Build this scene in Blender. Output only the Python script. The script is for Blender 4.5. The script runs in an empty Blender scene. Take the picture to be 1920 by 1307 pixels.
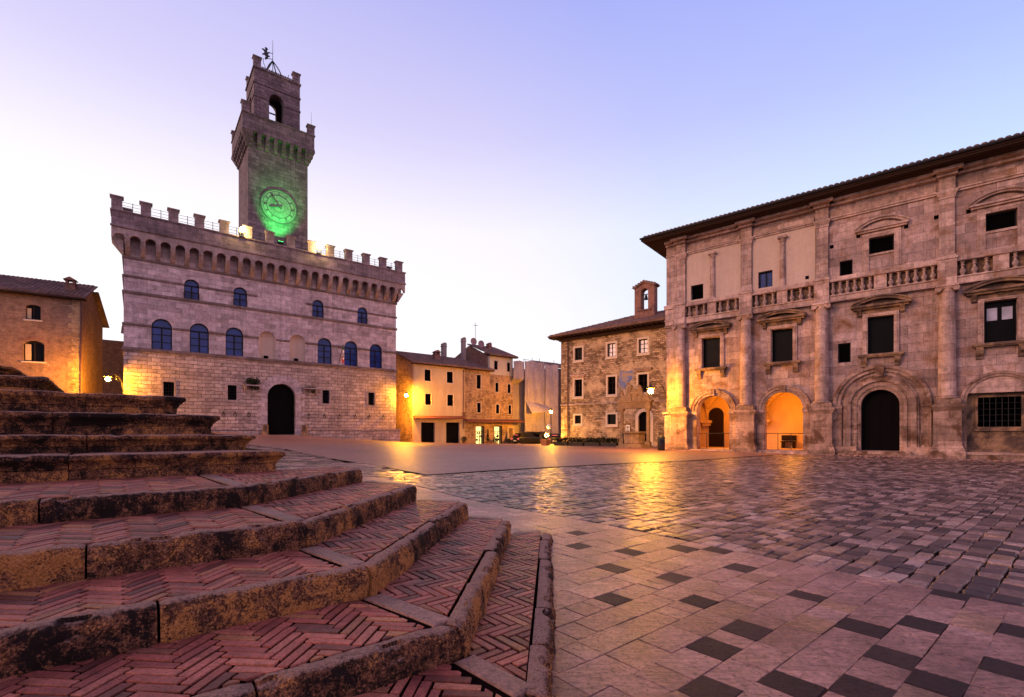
import bpy, bmesh, math, random
from mathutils import Vector, noise
from mathutils.geometry import tessellate_polygon
PI = math.pi
R = random.Random(11)
S = bpy.context.scene
COL = S.collection
TOPK = {}

# ------------------------------------------------------------------ mesh builder
class MB:
    def __init__(s):
        s.v = []; s.f = []; s.m = []; s.cm = 0
    def add(s, vs, fs):
        o = len(s.v)
        s.v += [tuple(v) for v in vs]
        s.f += [tuple(i + o for i in f) for f in fs]
        s.m += [s.cm] * len(fs)
        return s
    def box(s, x0, x1, y0, y1, z0, z1):
        return s.add([(x0,y0,z0),(x1,y0,z0),(x1,y1,z0),(x0,y1,z0),(x0,y0,z1),(x1,y0,z1),(x1,y1,z1),(x0,y1,z1)],
                     [(3,2,1,0),(4,5,6,7),(0,1,5,4),(1,2,6,5),(2,3,7,6),(3,0,4,7)])
    def frustum(s, a, b, z0, z1):           # a, b = (x0,x1,y0,y1) bottom / top
        (p,q,r,t),(e,f,g,h) = a, b
        return s.add([(p,r,z0),(q,r,z0),(q,t,z0),(p,t,z0),(e,g,z1),(f,g,z1),(f,h,z1),(e,h,z1)],
                     [(3,2,1,0),(4,5,6,7),(0,1,5,4),(1,2,6,5),(2,3,7,6),(3,0,4,7)])
    def poly(s, loops, ax, a, b):           # extrude a 2D outline (with holes) between a and b
        if isinstance(loops[0][0], (int, float)): loops = [loops]
        mp = {'xz': lambda u,v,w: (u,w,v), 'yz': lambda u,v,w: (w,u,v), 'xy': lambda u,v,w: (u,v,w)}[ax]
        flat = [p for l in loops for p in l]; n = len(flat)
        tris = tessellate_polygon([[Vector((p[0],p[1],0)) for p in l] for l in loops])
        fs = [tuple(t) for t in tris] + [tuple(i+n for i in reversed(t)) for t in tris]
        o = 0
        for l in loops:
            k = len(l)
            for i in range(k):
                j = (i+1) % k
                fs.append((o+i, o+j, o+j+n, o+i+n))
            o += k
        return s.add([mp(u,v,a) for u,v in flat] + [mp(u,v,b) for u,v in flat], fs)
    def tube(s, pts, r, n=6, r2=None):
        pts = [Vector(p) for p in pts]; vs = []; fs = []
        for i, p in enumerate(pts):
            d = (pts[min(i+1,len(pts)-1)] - pts[max(i-1,0)]).normalized()
            a = d.cross(Vector((0,0,1)))
            if a.length < .05: a = d.cross(Vector((1,0,0)))
            a.normalize(); c = d.cross(a)
            rr = r if r2 is None else r + (r2-r)*i/(len(pts)-1)
            for k in range(n):
                t = 2*PI*k/n
                vs.append(p + a*math.cos(t)*rr + c*math.sin(t)*rr)
        for i in range(len(pts)-1):
            for k in range(n):
                fs.append((i*n+k, i*n+(k+1)%n, (i+1)*n+(k+1)%n, (i+1)*n+k))
        fs.append(tuple(range(n))); fs.append(tuple((len(pts)-1)*n+k for k in range(n)))
        return s.add(vs, fs)
    def lathe(s, prof, c, n=14, a0=0, a1=2*PI):
        vs = []; fs = []; full = abs(a1-a0-2*PI) < 1e-6; m = n if full else n+1
        for r, z in prof:
            for k in range(m):
                t = a0 + (a1-a0)*k/n
                vs.append((c[0]+r*math.cos(t), c[1]+r*math.sin(t), c[2]+z))
        for i in range(len(prof)-1):
            for k in range(n):
                k2 = (k+1) % m
                fs.append((i*m+k, i*m+k2, (i+1)*m+k2, (i+1)*m+k))
        if full:
            fs.append(tuple(range(m))); fs.append(tuple((len(prof)-1)*m+k for k in range(m)))
        return s.add(vs, fs)
    def ring(s, cx, cz, r0, r1, y0, y1, n=24, a0=0, a1=PI):   # flat arch band
        o = [(cx+r1*math.cos(a0+(a1-a0)*i/n), cz+r1*math.sin(a0+(a1-a0)*i/n)) for i in range(n+1)]
        i_ = [(cx+r0*math.cos(a0+(a1-a0)*i/n), cz+r0*math.sin(a0+(a1-a0)*i/n)) for i in range(n+1)]
        for k in range(n):
            q = [i_[k], o[k], o[k+1], i_[k+1]]
            vs = [(u,y0,v) for u,v in q] + [(u,y1,v) for u,v in q]
            fs = [(0,1,2,3),(7,6,5,4),(1,5,6,2),(0,3,7,4)]
            if k == 0: fs.append((0,4,5,1))
            if k == n-1: fs.append((3,2,6,7))
            s.add(vs, fs)
        return s
    def build(s, name, mat, parent=None, smooth=False, weld=False, bevel=0):
        me = bpy.data.meshes.new(name)
        me.from_pydata(s.v, [], s.f)
        mats = mat if isinstance(mat, (list, tuple)) else [mat]
        for m in mats: me.materials.append(m)
        me.polygons.foreach_set('material_index', s.m)
        bm = bmesh.new(); bm.from_mesh(me)
        if weld: bmesh.ops.remove_doubles(bm, verts=bm.verts, dist=1e-4)
        bmesh.ops.recalc_face_normals(bm, faces=bm.faces)
        bm.to_mesh(me); bm.free()
        if smooth:
            me.polygons.foreach_set('use_smooth', [True]*len(me.polygons))
            try: me.set_sharp_from_angle(angle=math.radians(38))
            except Exception: pass
        o = bpy.data.objects.new(name, me); COL.objects.link(o)
        if parent: o.parent = parent
        if bevel:
            b = o.modifiers.new('bevel','BEVEL'); b.width = bevel; b.segments = 2; b.limit_method = 'ANGLE'
        return o

def inst(o, parent, loc=(0,0,0), rz=0):
    c = o.copy(); COL.objects.link(c); c.parent = parent; c.location = loc; c.rotation_euler = (0,0,rz)
    return c
def thing(name, label, cat, loc=(0,0,0), rz=0, group=None):
    o = bpy.data.objects.new(name, None); COL.objects.link(o)
    o.empty_display_size = .2
    o.location = loc; o.rotation_euler = (0,0,rz); o['label'] = label; o['category'] = cat
    if group: o['group'] = group
    return o
def tag(o, label, cat, group=None):
    o['label'] = label; o['category'] = cat
    if group: o['group'] = group
    return o
def resize(T, k):                           # bring a house to its final size (about its own corner)
    done = set()
    def walk(o):
        for c in o.children:
            if c.type == 'MESH' and c.data.name not in done:
                done.add(c.data.name)
                for v in c.data.vertices: v.co *= k
            c.location = c.location*k
            walk(c)
    walk(T)
def arch(cx, w, z0, z1, n=14):              # rectangle with a half-round top, apex at z1
    r = w/2; zs = z1-r
    return [(cx-r,z0),(cx+r,z0)] + [(cx+r*math.cos(PI*i/n), zs+r*math.sin(PI*i/n)) for i in range(n+1)]
def segarch(cx, w, z0, zs, rise, n=10):     # rectangle with a low segmental top
    h = w/2; r = (h*h+rise*rise)/(2*rise); a = math.asin(h/r)
    return [(cx-h,z0),(cx+h,z0)] + [(cx+r*math.sin(a-2*a*i/n), zs+rise-r+r*math.cos(a-2*a*i/n)) for i in range(n+1)]
def rect(x0, x1, z0, z1): return [(x0,z0),(x1,z0),(x1,z1),(x0,z1)]

# ------------------------------------------------------------------ materials
class NT:
    def __init__(s, name):
        s.mat = bpy.data.materials.new(name); s.mat.use_nodes = True
        s.t = s.mat.node_tree; s.n = s.t.nodes; s.n.clear()
        s.out = s.n.new('ShaderNodeOutputMaterial'); s.p = s.n.new('ShaderNodeBsdfPrincipled')
        s.t.links.new(s.p.outputs[0], s.out.inputs[0])
    def L(s, a, b): s.t.links.new(a, b)
    def node(s, ty, **kw):
        n = s.n.new(ty)
        for k, v in kw.items(): setattr(n, k, v)
        return n
    def val(s, x, sock):
        if hasattr(x, 'is_linked') or hasattr(x, 'links'): s.L(x, sock)
        else: sock.default_value = x
    def math(s, op, a, b=0., c=None, clamp=False):
        n = s.node('ShaderNodeMath', operation=op, use_clamp=clamp)
        s.val(a, n.inputs[0]); s.val(b, n.inputs[1])
        if c is not None: s.val(c, n.inputs[2])
        return n.outputs[0]
    def mix(s, f, a, b, mode='MIX'):
        n = s.node('ShaderNodeMix', data_type='RGBA', blend_type=mode)
        s.val(f, n.inputs[0])
        for x, k in ((a,6),(b,7)):
            if isinstance(x, tuple): n.inputs[k].default_value = (*x, 1)
            else: s.L(x, n.inputs[k])
        return n.outputs[2]
    def noise(s, vec, scale, detail=4, rough=.6, dist=0.):
        n = s.node('ShaderNodeTexNoise'); n.inputs['Scale'].default_value = scale
        n.inputs['Detail'].default_value = detail; n.inputs['Roughness'].default_value = rough
        n.inputs['Distortion'].default_value = dist
        if vec is not None: s.L(vec, n.inputs['Vector'])
        return n.outputs[0]
    def ramp(s, f, *stops):
        n = s.node('ShaderNodeValToRGB'); e = n.color_ramp.elements
        while len(e) < len(stops): e.new(.5)
        for i, (p, c) in enumerate(stops):
            e[i].position = p; e[i].color = (*c, 1) if isinstance(c, tuple) else (c,c,c,1)
        s.L(f, n.inputs[0]); return n.outputs[0]
    def obj(s): return s.node('ShaderNodeTexCoord').outputs['Object']
    def mapping(s, v, scale):
        n = s.node('ShaderNodeMapping'); n.inputs['Scale'].default_value = scale; s.L(v, n.inputs[0]); return n.outputs[0]
    def wallco(s):                             # (along wall, up) coordinates
        x = s.node('ShaderNodeSeparateXYZ'); s.L(s.obj(), x.inputs[0])
        c = s.node('ShaderNodeCombineXYZ'); s.L(s.math('ADD', x.outputs[0], x.outputs[1]), c.inputs[0]); s.L(x.outputs[2], c.inputs[1])
        return c.outputs[0]
    def bump(s, h, strength, dist=.02, nrm=None):
        n = s.node('ShaderNodeBump'); n.inputs['Strength'].default_value = strength; n.inputs['Distance'].default_value = dist
        s.L(h, n.inputs['Height'])
        if nrm is not None: s.L(nrm, n.inputs['Normal'])
        return n.outputs[0]
    def set(s, col=None, rough=.8, spec=.3, nrm=None, metal=0):
        if col is not None:
            if isinstance(col, tuple): s.p.inputs['Base Color'].default_value = (*col, 1)
            else: s.L(col, s.p.inputs['Base Color'])
        s.val(rough, s.p.inputs['Roughness']); s.p.inputs['Specular IOR Level'].default_value = spec
        s.p.inputs['Metallic'].default_value = metal
        if nrm is not None: s.L(nrm, s.p.inputs['Normal'])
        return s.mat

def masonry(name, c1, c2, cm, bw, bh, mortar=.012, bump=.5, patch=None, patch_lo=.5, patch_hi=.62, pscale=.5, streak=.45, rough=.85, vary=.6, mw=.01):
    t = NT(name); w = t.wallco(); o = t.obj()
    nd = t.node('ShaderNodeTexNoise'); nd.inputs['Scale'].default_value = 1.7; t.L(w, nd.inputs['Vector'])
    wob = t.node('ShaderNodeVectorMath', operation='MULTIPLY_ADD'); t.L(nd.outputs['Color'], wob.inputs[0])
    wob.inputs[1].default_value = (mw*4,mw*4,0); t.L(w, wob.inputs[2])
    b = t.node('ShaderNodeTexBrick'); t.L(wob.outputs[0], b.inputs['Vector'])
    b.inputs['Color1'].default_value = (*c1,1); b.inputs['Color2'].default_value = (*c2,1); b.inputs['Mortar'].default_value = (*cm,1)
    b.inputs['Scale'].default_value = 1; b.inputs['Mortar Size'].default_value = mortar; b.inputs['Mortar Smooth'].default_value = .5
    b.inputs['Brick Width'].default_value = bw; b.inputs['Row Height'].default_value = bh; b.offset = .43
    big = t.noise(o, .45, 6, .65); fine = t.noise(o, 9, 6, .7); mid = t.noise(o, 2.3, 5, .65)
    col = b.outputs['Color']
    col = t.mix(vary, col, t.ramp(big, (.3,.55), (.7,1.3)), 'MULTIPLY')
    col = t.mix(.75, col, t.ramp(mid, (.32,.5), (.5,1.), (.75,1.25)), 'MULTIPLY')
    col = t.mix(.6, col, t.ramp(fine, (.35,.55), (.65,1.15)), 'MULTIPLY')
    st = t.noise(t.mapping(o, (2.2,2.2,.16)), 1.5, 5, .7)       # rain streaks
    col = t.mix(t.ramp(st, (.46,0.), (.68,streak)), col, t.mix(.5, (.05,.04,.035), col, 'MIX'))
    if patch:
        pf = t.ramp(t.noise(o, pscale, 5, .62, .4), (patch_lo,0.), (patch_hi,1.))
        pc = t.mix(.8, patch, t.ramp(mid, (.3,.6), (.7,1.2)), 'MULTIPLY')
        col = t.mix(pf, col, pc)
        h = t.math('MULTIPLY', b.outputs['Fac'], t.math('SUBTRACT', 1., pf))
    else: h = b.outputs['Fac']
    h = t.math('ADD', t.math('MULTIPLY', h, -1.), t.math('ADD', t.math('MULTIPLY', fine, .9), t.math('MULTIPLY', mid, .8)))
    return t.set(col, rough, .25, t.bump(h, bump, .03))

def plaster(name, c, c2, rough=.9, bump=.15, spots=.35):
    t = NT(name); o = t.obj()
    n1 = t.noise(o, .5, 6, .7); n2 = t.noise(o, 6, 6, .7)
    st = t.noise(t.mapping(o, (1.5,1.5,.2)), 1.3, 5, .7)
    col = t.mix(t.ramp(n1, (.35,0.), (.65,1.)), c, c2)
    col = t.mix(spots, col, t.ramp(st, (.3,.55), (.7,1.15)), 'MULTIPLY')
    col = t.mix(spots, col, t.ramp(n2, (.3,.6), (.7,1.2)), 'MULTIPLY')
    return t.set(col, rough, .2, t.bump(n2, bump, .02))

def plain(name, c, rough=.6, spec=.4, metal=0, bump=.0, sc=20):
    t = NT(name)
    n = t.noise(t.obj(), sc, 4, .6)
    col = t.mix(.5, c, t.ramp(n, (.3,.65), (.7,1.25)), 'MULTIPLY')
    return t.set(col, rough, spec, t.bump(n, bump, .01) if bump else None, metal)

def emit(name, c, k):
    t = NT(name); t.set((.02,.02,.02))
    t.p.inputs['Emission Color'].default_value = (*c,1); t.p.inputs['Emission Strength'].default_value = k
    return t.mat

def islands(name, stops, rough, bump=.3, sc=30, spec=.4, dirt=.5, vein=0.):
    t = NT(name); g = t.node('ShaderNodeNewGeometry'); o = t.obj(); rnd = g.outputs['Random Per Island']
    col = t.ramp(rnd, *stops)
    f = t.noise(o, sc, 8, .78); m = t.noise(o, sc*.12, 6, .7); pit = t.noise(o, sc*1.7, 4, .7); big = t.noise(o, .55, 5, .65)
    col = t.mix(dirt, col, t.ramp(m, (.3,.45), (.5,.95), (.7,1.3)), 'MULTIPLY')
    col = t.mix(.85, col, t.ramp(f, (.34,.38), (.5,.95), (.64,1.3)), 'MULTIPLY')
    col = t.mix(.6, col, t.ramp(big, (.35,.55), (.65,1.25)), 'MULTIPLY')
    pits = t.ramp(pit, (.34,0.), (.43,1.))
    col = t.mix(.7, col, pits, 'MULTIPLY')
    h = t.math('ADD', f, t.math('MULTIPLY', pits, .5))
    if vein:
        rot = t.node('ShaderNodeMapping'); rot.inputs['Scale'].default_value = (5,42,5); rot.inputs['Rotation'].default_value = (0,0,-.69)
        off = t.node('ShaderNodeCombineXYZ'); t.L(t.math('MULTIPLY', rnd, 40.), off.inputs[0]); t.L(t.math('MULTIPLY', rnd, 17.), off.inputs[1])
        t.L(off.outputs[0], rot.inputs['Location']); t.L(o, rot.inputs[0])
        v = t.noise(rot.outputs[0], 1., 5, .65, .6)
        col = t.mix(vein, col, t.ramp(v, (.34,.35), (.5,1.), (.68,1.3)), 'MULTIPLY')
        h = t.math('ADD', h, t.math('MULTIPLY', v, .6))
    rg = t.math('ADD', rough, t.math('MULTIPLY', t.math('SUBTRACT', m, .5), .45), clamp=True)
    return t.set(col, rg, spec, t.bump(h, bump, .012))

M = {}
M['travertine'] = masonry('travertine_ashlar', (.64,.485,.47), (.40,.295,.28), (.22,.155,.14), .95, .40, .010, .55, streak=.6, vary=.5)
M['rustic'] = masonry('rough_block_stone', (.56,.41,.34), (.36,.25,.21), (.15,.10,.08), .62, .31, .022, 1.1, streak=.6, vary=.6, mw=.05)
M['trim'] = masonry('carved_stone', (.42,.305,.27), (.34,.245,.22), (.26,.18,.155), 1.4, .9, .006, .4, streak=.7, vary=.6)
M['parapet'] = masonry('dark_parapet_stone', (.31,.22,.215), (.20,.14,.14), (.13,.09,.085), .85, .36, .010, .6, streak=.8, vary=.7)
M['soot_shade2'] = masonry('weathered_moulding_stone', (.24,.165,.15), (.17,.115,.10), (.14,.09,.08), 1.4, .9, .006, .5, streak=.8, vary=.7)
M['soot_shade'] = masonry('soot_and_shade_stone', (.16,.10,.07), (.10,.06,.042), (.08,.05,.035), 2.0, .37, .006, .6, patch=(.30,.18,.10), patch_lo=.47, patch_hi=.62, pscale=1.6, streak=.8, vary=.8)  # soot stain on mouldings; also the painted shade behind the balusters
M['tower'] = masonry('grey_tower_stone', (.24,.175,.17), (.15,.105,.105), (.09,.06,.055), .7, .33, .014, .8, streak=.8, vary=.7)
M['nobstone'] = masonry('warm_worn_travertine', (.60,.41,.345), (.32,.205,.17), (.17,.10,.08), 1.1, .47, .008, .6, patch=(.20,.095,.042), patch_lo=.5, patch_hi=.7, pscale=.9, streak=.9, vary=.95)
M['nobtrim'] = masonry('warm_carved_travertine', (.61,.415,.335), (.39,.25,.195), (.22,.13,.10), 2.0, .37, .006, .65, patch=(.22,.105,.042), patch_lo=.55, patch_hi=.75, pscale=1.1, streak=.85, vary=.7)
M['nobdirt'] = masonry('soiled_carved_travertine', (.47,.30,.225), (.29,.18,.13), (.15,.085,.06), 2.0, .37, .006, .7, patch=(.11,.055,.03), patch_lo=.5, patch_hi=.64, pscale=1.3, streak=.95, vary=.9)
M['rubble'] = masonry('rubble_wall', (.60,.42,.27), (.17,.095,.05), (.22,.145,.09), .36, .18, .022, 1.2, patch=(.50,.35,.22), patch_lo=.5, patch_hi=.6, pscale=.6, vary=.9, mw=.08)
M['rubble2'] = masonry('brown_rubble_wall', (.58,.38,.22), (.24,.13,.065), (.27,.165,.09), .3, .15, .018, 1.1, patch=(.46,.28,.14), patch_lo=.48, patch_hi=.6, pscale=.4, vary=.8, mw=.07)
M['brick'] = masonry('old_red_brick', (.40,.22,.13), (.28,.14,.085), (.30,.21,.15), .27, .075, .012, .7, patch=(.42,.30,.20), patch_lo=.62, patch_hi=.68, pscale=.8, vary=.6)
M['darkbrick'] = masonry('dark_brown_brick', (.22,.12,.075), (.14,.075,.05), (.12,.08,.06), .28, .08, .012, .7, vary=.6)
M['bellbrick'] = masonry('red_bell_brick', (.36,.17,.12), (.28,.125,.09), (.24,.15,.11), .26, .07, .01, .5, vary=.5)
M['cream'] = plaster('cream_plaster', (.60,.43,.25), (.50,.35,.20))
M['cream2'] = plaster('pale_plaster', (.60,.50,.38), (.52,.43,.32))
M['panel'] = plaster('beige_panel_plaster', (.56,.41,.31), (.49,.36,.275), spots=.25)
M['orange'] = plaster('ochre_plaster', (.68,.47,.26), (.58,.38,.2), spots=.2)
M['purple'] = plaster('grey_plaster', (.36,.28,.25), (.28,.21,.2))
M['sheet'] = plaster('scaffold_sheet', (.46,.38,.37), (.33,.27,.27), spots=.6)
M['wellstone'] = masonry('brown_well_stone', (.27,.18,.12), (.20,.13,.085), (.16,.10,.07), 1.2, .5, .004, .5, streak=.6, vary=.7)
M['black'] = plain('dark_opening', (.002,.0018,.002), .9, .02)
M['doorwood'] = plain('dark_door_wood', (.0035,.0025,.0025), .8, .06, sc=6)
M['shutter'] = plain('dark_brown_wood', (.016,.007,.005), .7, .15)
M['frame'] = plain('window_frame_wood', (.008,.007,.009), .6, .15)
M['iron'] = plain('dark_iron', (.02,.018,.018), .5, .5, .4)
M['rust'] = plain('reddish_painted_metal', (.10,.035,.025), .55, .4)
M['green'] = plain('dark_foliage', (.012,.016,.006), .9, .2, sc=14)
M['terracotta'] = plain('terracotta', (.32,.13,.06), .8, .2)
M['white'] = plain('white_paint', (.7,.66,.62), .6, .3)
M['chrome'] = plain('car_glass', (.005,.005,.007), .2, .3)
M['carpaint'] = plain('dark_car_paint', (.006,.006,.008), .35, .3)
M['tyre'] = plain('tyre_rubber', (.01,.01,.01), .9, .1)
M['soffit'] = plain('dark_eaves_wood', (.035,.016,.010), .8, .2, sc=5)
M['paleframe'] = plain('pale_window_surround', (.58,.46,.36), .85, .2, bump=.2)
M['dial'] = plaster('pale_dial_plaster', (.34,.29,.26), (.24,.2,.185), spots=.7)
M['dialline'] = plain('dial_metal', (.09,.075,.07), .7, .2)
M['sundish'] = plain('dish_paint', (.30,.18,.17), .6, .3)
M['bulb'] = emit('lamp_glow', (1.,.70,.25), 14)
M['floodbulb'] = emit('flood_glow', (1.,.76,.26), 330/(4*PI*PI*.03))
M['greenbulb'] = emit('green_glow', (.1,1.,.2), 6)
M['shopglow'] = emit('lit_shop_window', (1.,.72,.22), 2.2)
M['tail'] = emit('tail_light', (1.,.12,.12), 1.2)
M['awning'] = plain('dark_red_awning', (.16,.05,.035), .8, .2)

def glass(name, c, rough=.08, spec=.8):
    t = NT(name); n = t.noise(t.obj(), 1.4, 3, .5)
    col = t.mix(.7, c, t.ramp(n, (.3,.5), (.7,1.5)), 'MULTIPLY')
    return t.set(col, rough, spec, t.bump(n, .06, .05))
M['blueglass'] = glass('sky_tint_window_glass', (.010,.028,.15), .15, .25)  # blue reflection of the twilight sky put into the pane colour
M['darkglass'] = glass('dark_window_glass', (.003,.0025,.003), .35, .06)
M['paleglass'] = glass('pale_window_glass', (.34,.33,.40), .1, .6)

def fresco():
    t = NT('faded_blue_fresco'); o = t.obj(); n = t.noise(o, 1.6, 5, .65)
    col = t.ramp(n, (.42,(.33,.24,.17)), (.52,(.17,.19,.32)), (.66,(.08,.13,.36)))
    return t.set(col, .9, .2, t.bump(n, .3, .02))
M['fresco'] = fresco()

def tilemat(name, cs):
    t = NT(name); o = t.obj()
    x = t.node('ShaderNodeSeparateXYZ'); t.L(o, x.inputs[0])
    c = t.node('ShaderNodeCombineXYZ')
    t.L(t.math('FLOOR', t.math('MULTIPLY', x.outputs[0], 1/.24)), c.inputs[0]); t.L(t.math('FLOOR', t.math('MULTIPLY', x.outputs[1], 1/.42)), c.inputs[1])
    w = t.node('ShaderNodeTexWhiteNoise', noise_dimensions='2D'); t.L(c.outputs[0], w.inputs['Vector'])
    n = t.noise(o, 1.1, 6, .7); f = t.noise(o, 14, 4, .7)
    col = t.ramp(w.outputs['Value'], (0., cs[0]), (.5, cs[1]), (1., cs[2]))
    col = t.mix(.8, col, t.ramp(n, (.3,.5), (.7,1.3)), 'MULTIPLY'); col = t.mix(.5, col, t.ramp(f, (.3,.5), (.7,1.2)), 'MULTIPLY')
    return t.set(col, .9, .15, t.bump(f, .3, .02))
M['tiles'] = tilemat('clay_roof_tiles', ((.20,.115,.095), (.28,.165,.135), (.17,.115,.105)))
M['tilesdark'] = tilemat('weathered_roof_tiles', ((.14,.085,.08), (.21,.13,.11), (.12,.085,.085)))

def lichen():
    t = NT('lichened_kerb_stone'); o = t.obj()
    g = t.node('ShaderNodeNewGeometry')
    a = t.noise(o, 8, 10, .82, .9); b = t.noise(o, 40, 6, .75); c = t.noise(o, 2.6, 6, .65)
    rnd = g.outputs['Random Per Island']
    d = t.noise(o, 95, 4, .8); st = t.noise(t.mapping(o, (16,16,2.5)), 1., 6, .7)
    base = t.ramp(b, (.32,(.030,.011,.007)), (.48,(.14,.054,.027)), (.6,(.26,.11,.055)), (.74,(.42,.21,.11)))
    base = t.mix(.8, base, t.ramp(st, (.35,.3), (.5,.95), (.68,1.35)), 'MULTIPLY')
    base = t.mix(.85, base, t.ramp(d, (.36,.2), (.5,.9), (.62,1.5)), 'MULTIPLY')
    k = t.math('ADD', a, t.math('MULTIPLY', t.math('SUBTRACT', c, .5), .8))
    k = t.math('ADD', k, t.math('MULTIPLY', t.math('SUBTRACT', d, .5), .5))
    k = t.math('ADD', k, t.math('MULTIPLY', t.math('SUBTRACT', rnd, .5), .16))
    col = t.mix(t.ramp(k, (.565,0.), (.615,.95)), base, t.ramp(d, (.36,(.20,.07,.02)), (.5,(.40,.16,.045)), (.66,(.60,.28,.09))))
    col = t.mix(t.ramp(k, (.425,.96), (.485,0.)), col, (.008,.004,.003))
    # pale stone tone on upward faces, darker lichen tones on upright faces
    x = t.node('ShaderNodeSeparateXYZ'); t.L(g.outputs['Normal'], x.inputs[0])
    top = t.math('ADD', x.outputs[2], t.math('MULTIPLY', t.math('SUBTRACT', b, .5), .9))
    upface = t.mix(.8, (.33,.20,.15), t.ramp(d, (.34,.3), (.5,.95), (.65,1.3)), 'MULTIPLY')
    col = t.mix(t.ramp(top, (.72,0.), (1.0,1.)), col, upface)
    h = t.math('ADD', t.math('MULTIPLY', a, .8), t.math('ADD', b, t.math('MULTIPLY', d, .7)))
    return t.set(col, .85, .2, t.bump(h, .9, .018))
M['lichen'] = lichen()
M['bricks'] = islands('herringbone_brick', ((0.,(.10,.027,.018)), (.25,(.24,.064,.042)), (.55,(.32,.088,.060)), (.82,(.40,.135,.085)), (.93,(.36,.15,.06)), (1.,(.13,.04,.032))), .5, .5, 60, .4, .8)
M['slab'] = islands('step_slab_stone', ((0.,(.30,.165,.125)), (1.,(.22,.12,.09))), .55, .6, 40, .35, .8)
M['mortar'] = plain('dark_joint_earth', (.006,.0025,.002), .95, .02, bump=.5)
M['pavers'] = islands('travertine_pavers', ((0.,(.24,.12,.095)), (.3,(.41,.22,.175)), (.65,(.32,.165,.13)), (.9,(.49,.28,.225)), (.97,(.40,.215,.115)), (1.,(.22,.125,.095))), .40, .75, 26, .45, .9, .6)
M['darkpaver'] = islands('dark_basalt_pavers', ((0.,(.030,.015,.014)), (1.,(.055,.029,.025))), .6, .6, 30, .2, .9)
M['setts'] = islands('stone_setts', ((0.,(.025,.014,.013)), (.25,(.08,.045,.037)), (.5,(.18,.106,.082)), (.8,(.33,.20,.157)), (.94,(.46,.31,.25)), (1.,(.27,.15,.08))), .33, .5, 30, .45, .85)

def plaza():
    t = NT('plaza_brick'); o = t.obj()
    b = t.node('ShaderNodeTexBrick'); rot = t.node('ShaderNodeMapping'); rot.inputs['Rotation'].default_value = (0,0,.69); t.L(o, rot.inputs[0]); t.L(rot.outputs[0], b.inputs['Vector'])
    b.inputs['Color1'].default_value = (.27,.135,.12,1); b.inputs['Color2'].default_value = (.19,.095,.085,1); b.inputs['Mortar'].default_value = (.10,.055,.045,1)
    b.inputs['Scale'].default_value = 1; b.inputs['Brick Width'].default_value = .26; b.inputs['Row Height'].default_value = .07; b.inputs['Mortar Size'].default_value = .006
    n = t.noise(o, .35, 6, .65); f = t.noise(o, 7, 5, .7)
    col = t.mix(.7, b.outputs['Color'], t.ramp(n, (.3,.7), (.7,1.25)), 'MULTIPLY')
    col = t.mix(.4, col, t.ramp(f, (.3,.6), (.7,1.2)), 'MULTIPLY')
    h = t.math('ADD', t.math('MULTIPLY', b.outputs['Fac'], -.6), f)
    return t.set(col, t.ramp(f, (.3,.42), (.7,.60)), .4, t.bump(h, .55, .012))
M['plaza'] = plaza()
M['sand'] = plain('joint_sand', (.07,.036,.024), .95, .05, sc=40)
M['earth'] = plain('ground_earth', (.03,.02,.017), .95, .05, sc=2, bump=.3)

# ------------------------------------------------------------------ ground heights (eye level is z = 0)
GP = [(.3,2,-1.15),(3,3,-1.15),(6,6,-1.15),(0,8,-1.14),(3,12,-1.13),(-2.2,12.5,-1.08),(8.4,22,-1.17),(15,15,-1.2),(11.4,33,-1.13),(18,28,-1.2),
      (24,22.5,-1.28),(5,50,-1.25),(12,44,-1.2),(-11.4,56,-1.1),(-6,60,-1.3),(1,66,-1.75),(-12.4,52,-.95),(-16,49,-.62),(-21.4,45,-.18),
      (-26,41.5,.08),(-30.5,38,.22),(-37,42,.35),(-12,26,-.72),(-5,15,-.98),(-2.5,7.5,-1.05),(-5,9.5,-.85),(-9,12,-.6),(-3,-3,-1.15),(5,-5,-1.15),
      (-24,30,-.05),(25,5,-1.2),(-14,34,-.75),(0,30,-1.15),(-6,40,-1.0),(-3,50,-1.2)]
def G(x, y):
    a = b = 0
    for px, py, pz in GP:
        w = 1/((x-px)**2+(y-py)**2+.6)**1.5
        a += w*pz; b += w
    return a/b
UF = Vector((.771,.637)); NF = Vector((-.637,.771))
def UP(u, p): return UF*u + NF*p

def ground_sheet():
    xs = [-400,-250,-150,-100,-75,-60] + [-50+i*1.25 for i in range(73)] + [45,55,75,110,160,250,400]
    ys = [-300,-150,-80,-40,-20,-10] + [-5+i*1.25 for i in range(69)] + [85,95,110,150,220,400]
    vs = [(x, y, G(x,y)-.075) for y in ys for x in xs]; n = len(xs)
    fs = [(j*n+i, j*n+i+1, (j+1)*n+i+1, (j+1)*n+i) for j in range(len(ys)-1) for i in range(n-1)]
    g = MB().add(vs, fs).build('ground', M['earth'], smooth=True); g['kind'] = 'structure'
    # brick plaza laid a little above it
    b = MB(); nu, npp = 46, 46
    U = [6.3+i*1.7 for i in range(nu)]; P = [11.1+i*1.5 for i in range(npp)]
    vs = []
    for p in P:
        for u in U:
            q = UP(u, p); vs.append((q.x, q.y, G(q.x,q.y)-.005))
    b.add(vs, [(j*nu+i, j*nu+i+1, (j+1)*nu+i+1, (j+1)*nu+i) for j in range(npp-1) for i in range(nu-1)])
    o = b.build('brick_plaza', M['plaza'], smooth=True); o['kind'] = 'structure'

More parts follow.
